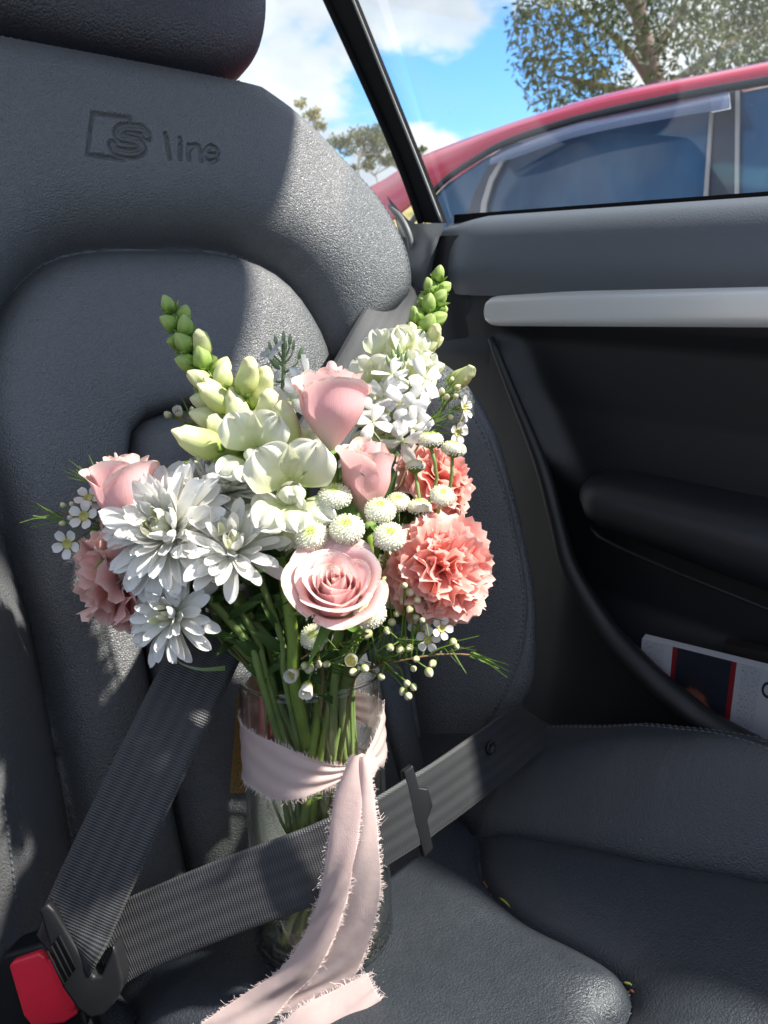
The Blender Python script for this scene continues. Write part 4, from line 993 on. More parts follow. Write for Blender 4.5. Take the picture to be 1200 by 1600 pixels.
# ---- carnations
def carnation(label, c, ax, R, mat, n=54, seed=0, spread=1.0, stem_on=True):
    root = empty('carnation', c, label, 'carnation', 'carnations'); rg = np.random.default_rng(seed); M = axis_frame(c, ax, seed)
    for i in range(n):
        f = (i + .5) / n; th = radians(6 + 98 * spread * f ** .72) + rg.normal() * .07; phi = i * 2.39996 + rg.normal() * .2
        L = R * (.94 + .24 * f + .08 * rg.normal()); W = R * (.62 + .52 * f)
        nL, nW = 9, 17; t = np.linspace(0, 1, nL); a = np.linspace(-1, 1, nW); X = np.zeros((nL, nW, 3)); k = rg.random(4) * 6.28
        fq = rg.uniform(2.4, 4.4)
        for r_, q in enumerate(t):
            for c_, s in enumerate(a):
                spread_a = s * .80 * W / R
                tooth = (.045 if c_ % 2 else -.02) * (q > .99)
                y = L * (.20 + .80 * q) * (1 - .20 * abs(s) ** 2.4 * q) + tooth * L
                amp = R * (.05 + .13 * q ** 1.8)
                z = amp * sin(fq * s + k[0]) * q + amp * .5 * sin(2.7 * fq * s + k[1]) * q ** 2 - (.20 * f + .02) * R * q ** 2 + .10 * R * (1 - f) * s * s
                X[r_, c_] = (y * sin(spread_a * q ** .5), y * cos(spread_a * q ** .5), z)
        d = np.array([sin(th) * cos(phi), sin(th) * sin(phi), cos(th)]); up = np.array([-cos(th) * cos(phi), -cos(th) * sin(phi), sin(th)])
        Mp = M @ frame(np.array([0, 0, -.45 * R]) * (1 - .35 * f), d, up + rg.normal(size=3) * .22)
        part('petal', grid_mesh('petal', xf(Mp, X)), mat, root)
    cal = ovoid(.026, .013, 12, 9, .75); cal[..., 2] -= .030 + .30 * R
    part('calyx', MB().grid(xf(M, cal), True).mesh('calyx'), MATS['sepal_green'], root)
    stem(root, np.asarray(c) - M[:3, 2] * (.024 + .3 * R), M[:3, 2], .0022, MATS['stem_green'], seed)
    return root
carnation('full coral carnation with ruffled petals beside the open pink rose', P(697, 878, .445), img(.30, .36, .88), .0300, MATS['carnation_coral'], 64, 2)
carnation('coral carnation tucked behind the button blooms near the seat bolster', P(695, 742, .520), img(.60, .50, .35), .0265, MATS['carnation_coral'], 50, 5)
carnation('dusty pink carnation hanging over the side of the bouquet under the leaning rose', P(170, 912, .468), img(-.78, -.30, .45), .0345, MATS['carnation_dusty'], 34, 9)

# ---- white chrysanthemums
mum_prof = lambda q: np.where(q < .72, .34 + .66 * np.sin(pi / 2 * np.clip(q / .72, 0, 1)) ** 1.1, np.sqrt(np.maximum(0, 1 - ((q - .72) / .285) ** 2)))
MUM_P = [grid_mesh('petal', blade(1.0, .275, 13, 9, mum_prof, .45, b, .10, 3, k, .02, .022, 0, True)) for k, b in enumerate((-.25, -.55, .05, .35, .80))]
for m_ in MUM_P: m_.materials.append(MATS['mum_white'])
MUM_C = [grid_mesh('petal', blade(1.0, .26, 10, 7, mum_prof, .9, b, .0, 3, k, .0, .0, 0, True)) for k, b in enumerate((.9, 1.5))]
for m_ in MUM_C: m_.materials.append(MATS['mum_cream'])
def mum(label, c, ax, R, n=78, seed=0, cup=0.0, face_only=None, stem_seed=None):
    root = empty('chrysanthemum', c, label, 'chrysanthemum', 'white chrysanthemums'); rg = np.random.default_rng(seed); M = axis_frame(c, ax, seed * 1.3)
    for i in range(n):
        f = (i + .5) / n; phi = i * 2.39996 + rg.normal() * .10
        el = radians(84 - (92 - 40 * cup) * f ** .62) + rg.normal() * .13            # elevation of the petal over the flower's plane
        L = R * (.34 + .66 * f ** .55) * (1 + .06 * rg.normal())
        d = np.array([cos(el) * cos(phi), cos(el) * sin(phi), sin(el)]); up = np.array([-sin(el) * cos(phi), -sin(el) * sin(phi), cos(el)])
        o = np.array([cos(phi), sin(phi), 0]) * R * .13 * f ** .5 + np.array([0, 0, R * .10 * (1 - f)])
        Mp = M @ frame(o, d + rg.normal(size=3) * .05, up + rg.normal(size=3) * .13)
        if f < .16: me, mt = MUM_C[i % 2], MATS['mum_cream']
        elif f < .42: me, mt = MUM_P[3 + i % 2], MATS['mum_white']
        else: me, mt = MUM_P[i % 3], MATS['mum_white']
        inst('petal', me, mt, root, Mp, L)
    cal = ovoid(R * .34, R * .50, 12, 8, .8); cal[..., 2] -= R * .30
    part('calyx', MB().grid(xf(M, cal), True).mesh('calyx'), MATS['sepal_green'], root)
    p = stem(root, np.asarray(c) - M[:3, 2] * R * .27, M[:3, 2], .0024, MATS['stem_green'], seed + 40)
    for k in (7, 11):
        dd = img(rg.normal() * .6, -.1 + .4 * rg.random(), .6)
        leaf_on(root, p[k], .018 + .010 * rg.random(), .006, dd, MATS['leaf_green'], k)
    return root
mum('large white chrysanthemum facing outward in front of the leaning rose', P(268, 832, .446), img(-.22, .30, .90), .0425, 140, 1)
mum('white chrysanthemum turned upward behind the other chrysanthemums', P(340, 778, .480), img(.08, .93, .22), .0380, 92, 2, .35)
mum('white chrysanthemum spread wide with upturned petals and cream centre beside the snapdragon', P(362, 862, .442), img(.16, .62, .72), .0350, 66, 3, .30)
mum('small white chrysanthemum drooping lowest at the side of the bouquet', P(272, 962, .438), img(-.30, .22, .90), .0290, 66, 4)
mum('white chrysanthemum squeezed between the dusty carnation and the largest chrysanthemum', P(208, 872, .470), img(-.55, -.30, .70), .0330, 66, 5)

# ---- button chrysanthemums
def button_mesh(seed, R=1.0, n=250):
    rg = np.random.default_rng(seed); mb = MB()
    th = np.linspace(0, 2 * pi, 24, endpoint=False); ph = np.linspace(-.9, pi / 2 - .01, 14)
    core = np.array([[(.93 * cos(p) * cos(t_), .93 * cos(p) * sin(t_), .56 * sin(p)) for t_ in th] for p in ph]); mb.grid(core, True)
    mb.uv[-1][:, 1] = np.clip(np.hypot(np.vstack(mb.v)[:, 0], np.vstack(mb.v)[:, 1]), 0, 1)
    for i in range(n):
        f = (i + .5) / n; pol = radians(4 + 122 * f ** .56); az = i * 2.39996 + rg.normal() * .05; pol += rg.normal() * .03
        nrm = np.array([sin(pol) * cos(az), sin(pol) * sin(az), cos(pol)]); c = nrm * np.array([.95, .95, .60])
        nrm = nrm + rg.normal(size=3) * .12; nrm /= np.linalg.norm(nrm)
        s = .034 + .034 * f; h = (.05 + .075 * f) * (1 + .25 * rg.normal())
        a = np.cross(nrm, [.3, .5, .8]); a /= np.linalg.norm(a); b = np.cross(nrm, a); k = np.linspace(0, 2 * pi, 5, endpoint=False) + i
        ring = lambda sc, z: [c + nrm * z + sc * s * (cos(q) * a + sin(q) * b) for q in k]
        v = ring(.75, -.02) + ring(1.0, h * .8) + ring(.55, h * .78 if f > .3 else h * 1.1)
        fc = [(q, (q + 1) % 5, 5 + (q + 1) % 5, 5 + q) for q in range(5)] + [(5 + q, 5 + (q + 1) % 5, 10 + (q + 1) % 5, 10 + q) for q in range(5)] + [tuple(range(10, 15))]
        mb.add(v, fc, [(0, min(1, f ** .56 * 1.08))] * 15)
    return mb.mesh('florets')
BTN = [button_mesh(k, 1.0, n) for k, n in ((1, 250), (2, 215), (3, 285), (4, 235), (5, 265))]
for m_ in BTN: m_.materials.append(MATS['button'])
BCAL = set_mesh('calyx', MB().grid(np.array([[(r * cos(q), r * sin(q), z) for q in np.linspace(0, 2 * pi, 16, endpoint=False)] for r, z in ((.14, -.75), (.5, -.58), (.82, -.34), (.9, -.16))]), True).v[0], grid_faces(4, 16, True), np.zeros((64, 2))); BCAL.materials.append(MATS['sepal_green'])
def button(label, c, ax, R, k):
    root = empty('button_chrysanthemum', c, label, 'chrysanthemum', 'white button blooms'); M = axis_frame(c, ax, k)
    o = inst('florets', BTN[k % 5], None, root, M, R); o['kind'] = 'stuff'
    inst('calyx', BCAL, None, root, M, R)
    stem(root, np.asarray(c) - M[:3, 2] * R * .7, M[:3, 2], .0012, MATS['stem_green'], k + 70, None, False)
bb = 'white button bloom '
for k, (px, py, d, ax, R, lb) in enumerate([
    (523, 775, .440, (0, .80, .55), .0101, bb + 'with green eye in front of the tall rose stem'),
    (594, 797, .436, (.05, .75, .6), .0094, bb + 'with green eye overlapping the narrow pink rose'),
    (542, 826, .428, (0, .70, .7), .0102, bb + 'directly above the open rose'),
    (609, 838, .428, (.12, .62, .75), .0095, bb + 'between the open rose and the coral carnation'),
    (487, 836, .430, (-.05, .55, .82), .0100, bb + 'touching the white snapdragon lip above the open rose'),
    (578, 957, .412, (.08, .45, .88), .0092, bb + 'resting on the lower edge of the open rose'),
    (673, 687, .470, (-.05, .93, .25), .0080, bb + 'on a tall bare stem above the hidden coral carnation, level on top'),
    (709, 701, .478, (.15, .93, .25), .0082, bb + 'on a tall bare stem leaning towards the seat bolster'),
    (691, 774, .452, (.15, .60, .75), .0076, bb + 'just above the full coral carnation'),
    (649, 728, .480, (0, .99, -.1), .0066, bb + 'seen from the side with its dark green underside'),
    (622, 784, .468, (.05, .75, .6), .0078, bb + 'half hidden behind the one overlapping the narrow rose'),
    (655, 792, .466, (.05, .93, .3), .0078, bb + 'peeping over the top of the full coral carnation'),
    (611, 930, .466, (.1, .55, .8), .0090, bb + 'in shade behind the open rose and waxflower'),
    (490, 995, .462, (-.1, .50, .8), .0088, bb + 'in shade under the open rose'),
    (296, 734, .520, (-.1, .90, .3), .0098, 'cream button bloom behind the upward chrysanthemum'),
    (262, 745, .512, (-.3, .85, .3), .0090, 'cream button bloom between the leaning rose and the upward chrysanthemum'),
    (214, 966, .474, (-.6, -.2, .5), .0080, bb + 'seen from behind under the dusty carnation'),
    (466, 862, .470, (-.2, .3, .8), .0085, 'greenish button bloom in shade below the snapdragon')]):
    button(lb, P(px, py, d), img(*ax), R, k)

# ---- snapdragons
def sbud(L, W, ribs=5):
    X = ovoid(L, W, 20, 14, .8, 0, ribs, .09); a = X[..., 2] * 1.4; x, y = X[..., 0].copy(), X[..., 1].copy()
    X[..., 0] = x * np.cos(a) - y * np.sin(a) + .05 * X[..., 2] ** 2; X[..., 1] = x * np.sin(a) + y * np.cos(a); return grid_mesh('bud', X, True)
SB = [sbud(1, .70), sbud(1, .64), sbud(1, .56)]
SB[0].materials.append(MATS['bud_green']); SB[1].materials.append(MATS['snap_bud']); SB[2].materials.append(MATS['snap_bud'])
X = ovoid(1, .56, 16, 16, .72, 0, 5, .03); zz_ = X[..., 2].copy(); X[..., 1] += .22 * ss(.45, 1, zz_); X[..., 0] *= 1 + .18 * ss(.6, .9, zz_)
X[..., 1] += np.where(zz_ > .8, .10 * np.sin(X[..., 0] * 9), 0)
SB.append(grid_mesh('bud', X, True)); SB[3].materials.append(MATS['snap_bud'])
SEP = grid_mesh('sepal', blade(1, .62, 7, 5, lambda q: np.sin(pi * np.clip(q, .12, 1) ** .8) ** .8, .7, .75, 0, 3, 1, 0, 0, -.25)); petal_mat('calyx_green', [(0, (.12, .24, .03)), (.6, (.20, .34, .05)), (1, (.40, .52, .16))], .2, .4, .5); SEP.materials.append(MATS['calyx_green'])
def corolla(seed):
    "open snapdragon bloom along +Z; upper lip towards +Y"
    mb = MB(); rg = np.random.default_rng(seed); th = np.linspace(0, 2 * pi, 18, endpoint=False)
    mb.grid(np.array([[(r * cos(q), r * sin(q) * .85, z) for q in th] for r, z in ((.10, 0), (.20, .15), (.25, .45), (.24, .58))]), True)
    pr = lambda q: np.minimum(1, .30 + q * 1.9) * np.sqrt(np.maximum(.0, 1 - np.clip((q - .50) / .505, 0, 1) ** 3.2))
    for sx in (-1, 1):                                                   # two upper lobes, swept back
        X = blade(.84, .96, 14, 15, pr, .25, -1.15, .30, 7.0, seed + sx + 3, -.05, .02, .35, True); M = frame((sx * .13, .16, .62), (sx * .46, .70, .62), (-sx * .1, -.4, 1)); mb.grid(xf(M, X))
    for k, sx in enumerate((-1, 0, 1)):                                  # three lower lobes
        X = blade(.62, .70, 12, 13, pr, -.1, -1.25, .36, 7.5, seed + k + 9, -.04, .02, .30, True); M = frame((sx * .19, -.20, .66), (sx * .75, -.62, .5), (0, .35, 1)); mb.grid(xf(M, X))
    X = superpad((0, 0, 0), (.24, .17, .15), np.eye(3), 2.0, 2.0, 28, 14)                                                   # swollen palate closing the mouth
    X[..., 2] -= .075 * np.exp(-(X[..., 0] / .05) ** 2); X[..., 1] += .25 * X[..., 0] ** 2; X[..., 2] += .012 * np.sin(X[..., 0] * 40)
    mb.grid(X + np.array([0, -.06, .76]), True); mb.uv[-1][:, 1] = .26 + .25 * mb.uv[-1][:, 1]
    return mb.mesh('corolla')
COR = [corolla(k) for k in (1, 2, 3)]
for m_ in COR: m_.materials.append(MATS['snap_white'])
def snapdragon(label, axis_pts, nbuds, seed, blooms, bigbuds=(), stem_r=.0032):
    p = spline(axis_pts, 60); root = empty('snapdragon', p[-1], label, 'snapdragon', 'snapdragons'); rg = np.random.default_rng(seed)
    t, A, B = frames(p)
    for i in range(nbuds):
        f = (i + .5) / nbuds                                             # 0 at the tip .. 1 at the lowest bud
        k = f ** .95 * 59 * .72; j = int(k); c = p[min(59, j)]; ax = -t[min(59, j)]
        az = i * 2.39996 + .7; d = cos(az) * A[min(59, j)] + sin(az) * B[min(59, j)]
        L = .0135 + .0125 * f ** 1.1; el = .95 - .35 * f; dd = ax * el + d * (1 - .25 * (1 - f)); dd /= np.linalg.norm(dd)
        o = c + d * (.0012 + .003 * f); M = frame(o, np.cross(dd, d) + 1e-6, dd); M = axis_frame(o, dd, 0); M[:3, 1] = -ax + dd * (ax @ dd); M[:3, 1] *= -1
        M[:3, 1] /= np.linalg.norm(M[:3, 1]) + 1e-9; M[:3, 0] = np.cross(M[:3, 1], M[:3, 2])
        b = inst('bud', SB[0] if f < .42 else (SB[1] if f < .62 else (SB[2] if f < .76 else SB[3])), None, root, M, L * (1.0 if f < .62 else 1.25))
        for q in range(5):
            th = q * 2 * pi / 5 + i; e = np.array([cos(th), sin(th), 0.0])
            inst('sepal', SEP, None, b, M @ frame(e * L * .10, np.array([e[0] * .75, e[1] * .75, .75]), np.array([-e[0], -e[1], 1.0])), L * (.66 - .18 * f) * (1 + .15 * rg.normal()))
    for k, (c, dv, uv_, S) in enumerate(blooms):
        z = dv / np.linalg.norm(dv); y = uv_ - z * (uv_ @ z); y /= np.linalg.norm(y); M = np.eye(4); M[:3, 0] = np.cross(y, z); M[:3, 1] = y; M[:3, 2] = z; M[:3, 3] = np.asarray(c) - z * S * .75
        b = inst('corolla', COR[(k + seed) % 3], None, root, M, S)
        for q in range(5):
            th = q * 2 * pi / 5; e = np.array([cos(th), sin(th), 0.0]); inst('sepal', SEP, None, b, M @ frame(e * S * .06, np.array([e[0], e[1], .8]), np.array([-e[0], -e[1], 1.0])), S * .30)
    for k, (c, dv, S) in enumerate(bigbuds):
        M = axis_frame(np.asarray(c), dv, 0); y = -FW - dv * (-FW @ dv) + .3 * UP; y -= dv * (y @ dv); y /= np.linalg.norm(y); M[:3, 1] = y; M[:3, 0] = np.cross(y, M[:3, 2])
        b = inst('bud', SB[3], None, root, M, S)
        for q in range(5):
            th = q * 2 * pi / 5; e = np.array([cos(th), sin(th), 0.0]); inst('sepal', SEP, None, b, M @ frame(e * S * .08, np.array([e[0], e[1], .8]), np.array([-e[0], -e[1], 1.0])), S * .30)
    part('flower_stem', MB().tube(p, np.linspace(.0012, stem_r, 60), 8).mesh('flower_stem'), MATS['stem_rose'], root)
    stem(root, p[-1], -t[-1] * 1.0, stem_r, MATS['stem_rose'], seed)
snapdragon('snapdragon with green bud spike leaning over the white chrysanthemums and opening white below', [P(272, 492, .500), P(292, 530, .496), P(322, 578, .490), P(352, 632, .486), P(388, 700, .482), P(425, 770, .480), P(444, 838, .480)], 34, 1,
    [(P(398, 708, .446), img(-.12, .22, .95), img(.1, 1, .0), .0280), (P(456, 768, .434), img(.20, .08, .95), img(-.1, 1, .1), .0340), (P(448, 812, .446), img(-.35, -.25, .85), img(0, 1, .2), .0240), (P(474, 720, .470), img(.75, .3, .45), img(0, 1, 0), .022)],
    [(P(352, 704, .462), img(-.95, .28, .25), .034), (P(420, 690, .462), img(.10, .95, .25), .034), (P(446, 712, .460), img(.02, .95, .30), .036), (P(366, 640, .475), img(-.85, .50, .35), .028), (P(378, 620, .472), img(.35, .9, .25), .027), (P(392, 640, .48), img(.45, .85, .1), .030), (P(320, 560, .486), img(-.1, .9, .4), .020)])
snapdragon('snapdragon with bright green bud spike rising beside the upper seat belt', [P(682, 444, .560), P(676, 476, .556), P(664, 510, .552), P(646, 560, .548), P(622, 620, .545), P(604, 690, .545), P(596, 760, .545)], 36, 2,
    [(P(598, 556, .535), img(-.30, .55, .75), img(.2, 1, .0), .0225), (P(640, 552, .530), img(.35, .45, .8), img(0, 1, 0), .0200), (P(585, 604, .528), img(-.35, .10, .9), img(0, 1, .1), .024), (P(652, 588, .530), img(.55, .1, .8), img(0, 1, .1), .021), (P(618, 640, .525), img(.1, .05, 1), img(0, 1, .1), .024), (P(590, 668, .528), img(-.3, -.1, .9), img(0, 1, .1), .024)],
    [(P(622, 560, .54), img(.0, .95, .3), .024), (P(668, 548, .545), img(.35, .8, .4), .022), (P(700, 600, .53), img(.8, .3, .4), .024)])

# ---- stocks: four-petalled white blooms on a green spike
STP = [grid_mesh('petal', blade(1, .62, 8, 7, lambda q: .16 + .84 * np.sin(pi * np.clip(.02 + .80 * q, 0, 1) ** 1.4) ** .7, -.25, b, .16, 3.5, k)) for k, b in enumerate((-.7, -.3, -1.2))]
for m_ in STP: m_.materials.append(MATS['stock_white'])
STC = grid_mesh('calyx_tube', ovoid(1, .34, 10, 8, .9), True); STC.materials.append(MATS['stock_green'])
def stock(label, pts, flowers, buds, seed):
    p = spline(pts, 40); root = empty('stock', p[-1], label, 'stock flower', 'stocks'); rg = np.random.default_rng(seed)
    part('flower_stem', MB().tube(p, np.linspace(.0012, .0027, 40), 8).mesh('flower_stem'), MATS['stock_green'], root)
    for k, (c, dv, S) in enumerate(flowers):
        dv = dv / np.linalg.norm(dv); j = int(np.argmin(np.linalg.norm(p - (np.asarray(c) - UP * .006), axis=1))); M = axis_frame(np.asarray(c), dv, rg.random() * 3)
        part('pedicel', MB().tube(spline([p[j], (p[j] + c) / 2 + UP * -.002, np.asarray(c) - dv * S * .7], 8), .0009, 6).mesh('pedicel'), MATS['stock_green'], root)
        Mc = M.copy(); Mc[:3, 3] = np.asarray(c) - dv * S * .85
        b = inst('floret', STC, None, root, Mc, S * .9)
        for q in range(4):
            th = q * pi / 2 + rg.normal() * .15; e = np.array([cos(th), sin(th), 0]); inst('petal', STP[(k + q) % 3], None, b, M @ frame(e * S * .03, e + np.array([0, 0, .30 + .25 * rg.random()]), np.array([0, 0, 1.0]) + rg.normal(size=3) * .2), S)
    for k, (c, dv, L) in enumerate(buds):
        dv = dv / np.linalg.norm(dv); j = int(np.argmin(np.linalg.norm(p - (np.asarray(c) - dv * .012), axis=1))); M = axis_frame(np.asarray(c), dv, k)
        part('pedicel', MB().tube(spline([p[j], np.asarray(c) - dv * .003, np.asarray(c) + dv * L * .1], 6), .0008, 6).mesh('pedicel'), MATS['stock_green'], root)
        inst('bud', STC, None, root, M, L)
    stem(root, p[-1], img(0, 1, 0), .0026, MATS['stock_green'], seed)
stock('white stock with a cluster of narrow green buds between the snapdragon and the tall rose', [P(442, 530, .560), P(443, 580, .556), P(441, 640, .552), P(446, 720, .548), P(455, 800, .54)],
      [(P(420, 556, .55), img(-.55, .7, .4), 0.0155), (P(480, 590, .545), img(.6, .5, .5), 0.0175), (P(455, 625, .535), img(-.1, .2, .95), 0.0175), (P(474, 612, .54), img(.5, .1, .8), 0.0169), (P(418, 600, .55), img(-.6, .3, .6), 0.0162), (P(430, 655, .535), img(-.4, 0, .9), 0.0175), (P(408, 585, .556), img(-.5, .8, .2), 0.0149)],
      [(P(432, 540, .558), img(-.15, 1, .1), .0085), (P(443, 536, .557), img(.02, 1, .1), .0095), (P(452, 540, .556), img(.12, 1, .1), .009), (P(446, 548, .553), img(.05, 1, .3), .008), (P(466, 562, .552), img(.35, .9, .2), .0105), (P(424, 548, .556), img(-.3, 1, .1), .0075), (P(457, 548, .555), img(.2, 1, .2), .008)], 31)
stock('white stock with loose four petalled blooms in front of the bright green bud spike', [P(622, 556, .520), P(620, 600, .515), P(612, 650, .510), P(602, 700, .506), P(592, 780, .50)],
      [(P(664, 592, .500), img(.55, .35, .75), .0150), (P(634, 628, .492), img(.1, .15, .95), .0150), (P(652, 640, .494), img(.4, -.1, .9), .0145), (P(628, 690, .488), img(.1, -.35, .9), .0150), (P(600, 620, .50), img(-.5, .2, .8), .014), (P(586, 642, .498), img(-.4, .3, .85), .014), (P(612, 584, .506), img(-.3, .6, .7), .0135), (P(640, 600, .504), img(.2, .6, .7), .0135), (P(645, 668, .492), img(.5, -.2, .8), .0145), (P(582, 660, .47), img(.1, .4, .9), .0130)],
      [(P(623, 560, .518), img(.02, 1, .15), .0105), (P(616, 566, .516), img(-.15, 1, .2), .009), (P(633, 566, .514), img(.25, 1, .2), .0095), (P(610, 574, .514), img(-.35, 1, .2), .009), (P(627, 572, .512), img(.1, 1, .4), .009)], 32)

# ---- waxflower sprigs
WXP = grid_mesh('petal', blade(1, .92, 7, 7, lambda q: .22 + .78 * np.sin(pi * np.clip(.03 + .90 * q, 0, 1) ** 1.15) ** .55, .25, .35, .05, 3, 2)); WXP.materials.append(MATS['wax_petal'])
WXC = grid_mesh('cup', np.array([[(r * cos(q), r * sin(q), z) for q in np.linspace(0, 2 * pi, 16, endpoint=False)] for r, z in ((.05, -1.1), (.42, -.75), (.66, -.2), (.72, .05), (.60, .10), (.46, -.12), (.06, -.2))]), True); WXC.materials.append(MATS['wax_cup'])
WXB = grid_mesh('bud', ovoid(1, .80, 12, 10, .85), True); WXB.materials.append(MATS['wax_bud'])
NDL = [grid_mesh('leaf', blade(1, .055, 7, 3, lambda q: np.clip(1.3 - q, .1, 1), .4, b, 0, 1, 3)) for b in (.35, -.3, .1)]
for m_ in NDL: m_.materials.append(MATS['needle_leaf'])
def waxflower(label, main, flowers, buds, needles, seed, closed=()):
    p = spline(main, 50); root = empty('waxflower_sprig', p[-1], label, 'waxflower', 'waxflower sprigs'); rg = np.random.default_rng(seed)
    part('twig', MB().tube(p, np.linspace(.0006, .0012, 50), 6).mesh('twig'), MATS['stem_twig'], root)
    def twig(c, dv, r=.0005):
        j = int(np.argmin(np.linalg.norm(p - (np.asarray(c) - dv * .012), axis=1))); j = min(49, j + 3)
        part('twig', MB().tube(spline([p[j], (p[j] + c) / 2 - dv * .002 + rg.normal(size=3) * .001, np.asarray(c)], 8), [r * 1.3] * 4 + [r] * 4, 5).mesh('twig'), MATS['needle_leaf'], root)
    for c, dv, S in flowers:
        dv = dv / np.linalg.norm(dv); M = axis_frame(np.asarray(c), dv, rg.random() * 3); twig(np.asarray(c) - dv * S * .4, dv)
        b = inst('flower', WXC, None, root, M, S * .42)
        for q in range(5):
            th = q * 2 * pi / 5; e = np.array([cos(th), sin(th), 0]); inst('petal', WXP, None, b, M @ frame(e * S * .26, e + np.array([0, 0, .18]), np.array([0, 0, 1.0])), S * .62)
    for c, dv, S in closed:
        dv = dv / np.linalg.norm(dv); M = axis_frame(np.asarray(c), dv, rg.random() * 3); twig(np.asarray(c) - dv * S * .5, dv, .0006)
        b = inst('flower', WXC, None, root, M, S * .55)
        for q in range(5):
            th = q * 2 * pi / 5; e = np.array([cos(th), sin(th), 0]); inst('petal', WXP, None, b, M @ frame(e * S * .36, np.array([e[0] * .25, e[1] * .25, 1]), np.array([-e[0], -e[1], .5])), S * .72)
    for c, dv, S in buds:
        dv = dv / np.linalg.norm(dv); M = axis_frame(np.asarray(c) - dv * S * .5, dv, 0); twig(np.asarray(c) - dv * S * .5, dv); inst('bud', WXB, None, root, M, S * (1 + .12 * rg.normal()))
    for c, dv, L in needles:
        dv = dv / np.linalg.norm(dv); inst('leaf', NDL[int(rg.integers(3))], None, root, frame(c, dv, -FW + rg.normal(size=3) * .3), L)
    return p
def tuft(c, d, n, L, rg, spread=.5): return [(np.asarray(c) + rg.normal(size=3) * .0015, np.asarray(d) + RT * rg.normal() * spread + UP * rg.normal() * spread + FW * rg.normal() * spread * .5, L * rg.uniform(.7, 1.15)) for _ in range(n)]
rg = np.random.default_rng(5)
nd = tuft(P(98, 806, .47), img(-1, .15, .1), 7, .021, rg, .30) + tuft(P(150, 752, .475), img(-.6, .55, .1), 9, .018, rg, .4) + tuft(P(172, 735, .48), img(-.1, 1, .1), 3, .014, rg, .3) + tuft(P(118, 830, .47), img(-.4, -.6, .3), 3, .012, rg, .4) + tuft(P(180, 800, .475), img(.3, .5, .3), 4, .02, rg, .4)
waxflower('waxflower sprig with open white blooms and needle leaves sticking out beside the leaning rose', [P(96, 800, .472), P(125, 806, .472), P(160, 822, .474), P(205, 860, .480), P(290, 940, .490), P(380, 1030, .500), P(420, 1100, .510)],
    [(P(131, 806, .464), img(-.1, .25, .95), .0112), (P(105, 850, .464), img(-.15, -.05, .95), .0112), (P(138, 778, .470), img(.05, .55, .8), .0100), (P(158, 784, .474), img(.3, .5, .8), .0095)],
    [(P(98, 789, .466), img(-.3, .6, .5), .0050), (P(109, 809, .464), img(-.4, .4, .8), .0050), (P(97, 818, .464), img(-.6, .1, .6), .0052), (P(145, 834, .462), img(.1, -.3, .9), .0056), (P(112, 787, .468), img(0, .6, .7), .0048), (P(163, 731, .475), img(-.1, .8, .4), .0046), (P(161, 740, .474), img(-.2, .6, .5), .0046), (P(178, 731, .474), img(.1, .7, .5), .0056), (P(203, 728, .478), img(.1, .7, .5), .0040)], nd, 51)
nd = tuft(P(690, 620, .505), img(.7, .7, .1), 14, .017, rg, .45) + tuft(P(668, 660, .50), img(.8, .35, .2), 12, .017, rg, .4) + tuft(P(705, 640, .5), img(.9, .3, .1), 8, .015, rg, .35) + tuft(P(650, 690, .50), img(.6, .2, .4), 7, .016, rg, .5)
waxflower('waxflower sprig with needle leaves and pale blooms spreading over the seat bolster', [P(712, 612, .508), P(692, 640, .506), P(664, 680, .504), P(636, 730, .502), P(610, 800, .500), P(580, 900, .500), P(545, 1010, .505), P(520, 1090, .51)],
    [(P(726, 637, .500), img(.75, .1, .5), .0098), (P(715, 676, .498), img(.5, -.2, .7), .0092), (P(722, 660, .502), img(.8, 0, .4), .0085)],
    [(P(706, 593, .506), img(.2, .9, .3), .0052), (P(714, 606, .504), img(.6, .5, .3), .0052), (P(690, 612, .502), img(-.1, .7, .6), .0060), (P(698, 620, .500), img(.3, .3, .8), .0055), (P(712, 619, .502), img(.7, .3, .5), .0046), (P(704, 652, .5), img(.7, .1, .6), .0044)], nd, 52)
nd = tuft(P(735, 1022, .445), img(.85, -.30, .2), 7, .024, rg, .22) + tuft(P(700, 1010, .44), img(.9, -.1, .2), 5, .02, rg, .3) + tuft(P(620, 1000, .43), img(.2, .3, .6), 10, .014, rg, .7) + tuft(P(660, 960, .44), img(.6, .2, .4), 12, .016, rg, .5) + tuft(P(560, 1000, .425), img(-.2, -.2, .7), 10, .013, rg, .6) + tuft(P(510, 1010, .425), img(-.2, -.3, .7), 8, .012, rg, .6) + tuft(P(640, 930, .455), img(.4, .3, .5), 12, .016, rg, .7) + tuft(P(600, 1030, .44), img(.3, -.2, .6), 10, .015, rg, .7) + tuft(P(545, 1020, .44), img(-.3, .3, .5), 10, .014, rg, .7) + tuft(P(610, 880, .47), img(.2, .6, .4), 8, .016, rg, .6)
bd = [(632, 915), (640, 925), (628, 938), (652, 938), (612, 972), (575, 990), (566, 978), (634, 998), (640, 1012), (625, 1015), (610, 1012), (650, 1030), (646, 1045), (670, 1050), (676, 1037), (636, 1068), (646, 1073), (630, 1080), (638, 1088), (596, 1058), (476, 1040), (483, 1043), (496, 1038), (510, 1038), (508, 1000), (570, 1045), (552, 1050), (708, 1003), (714, 1011), (650, 965), (660, 970), (620, 960), (600, 905), (588, 850), (668, 930), (640, 952), (605, 985)]
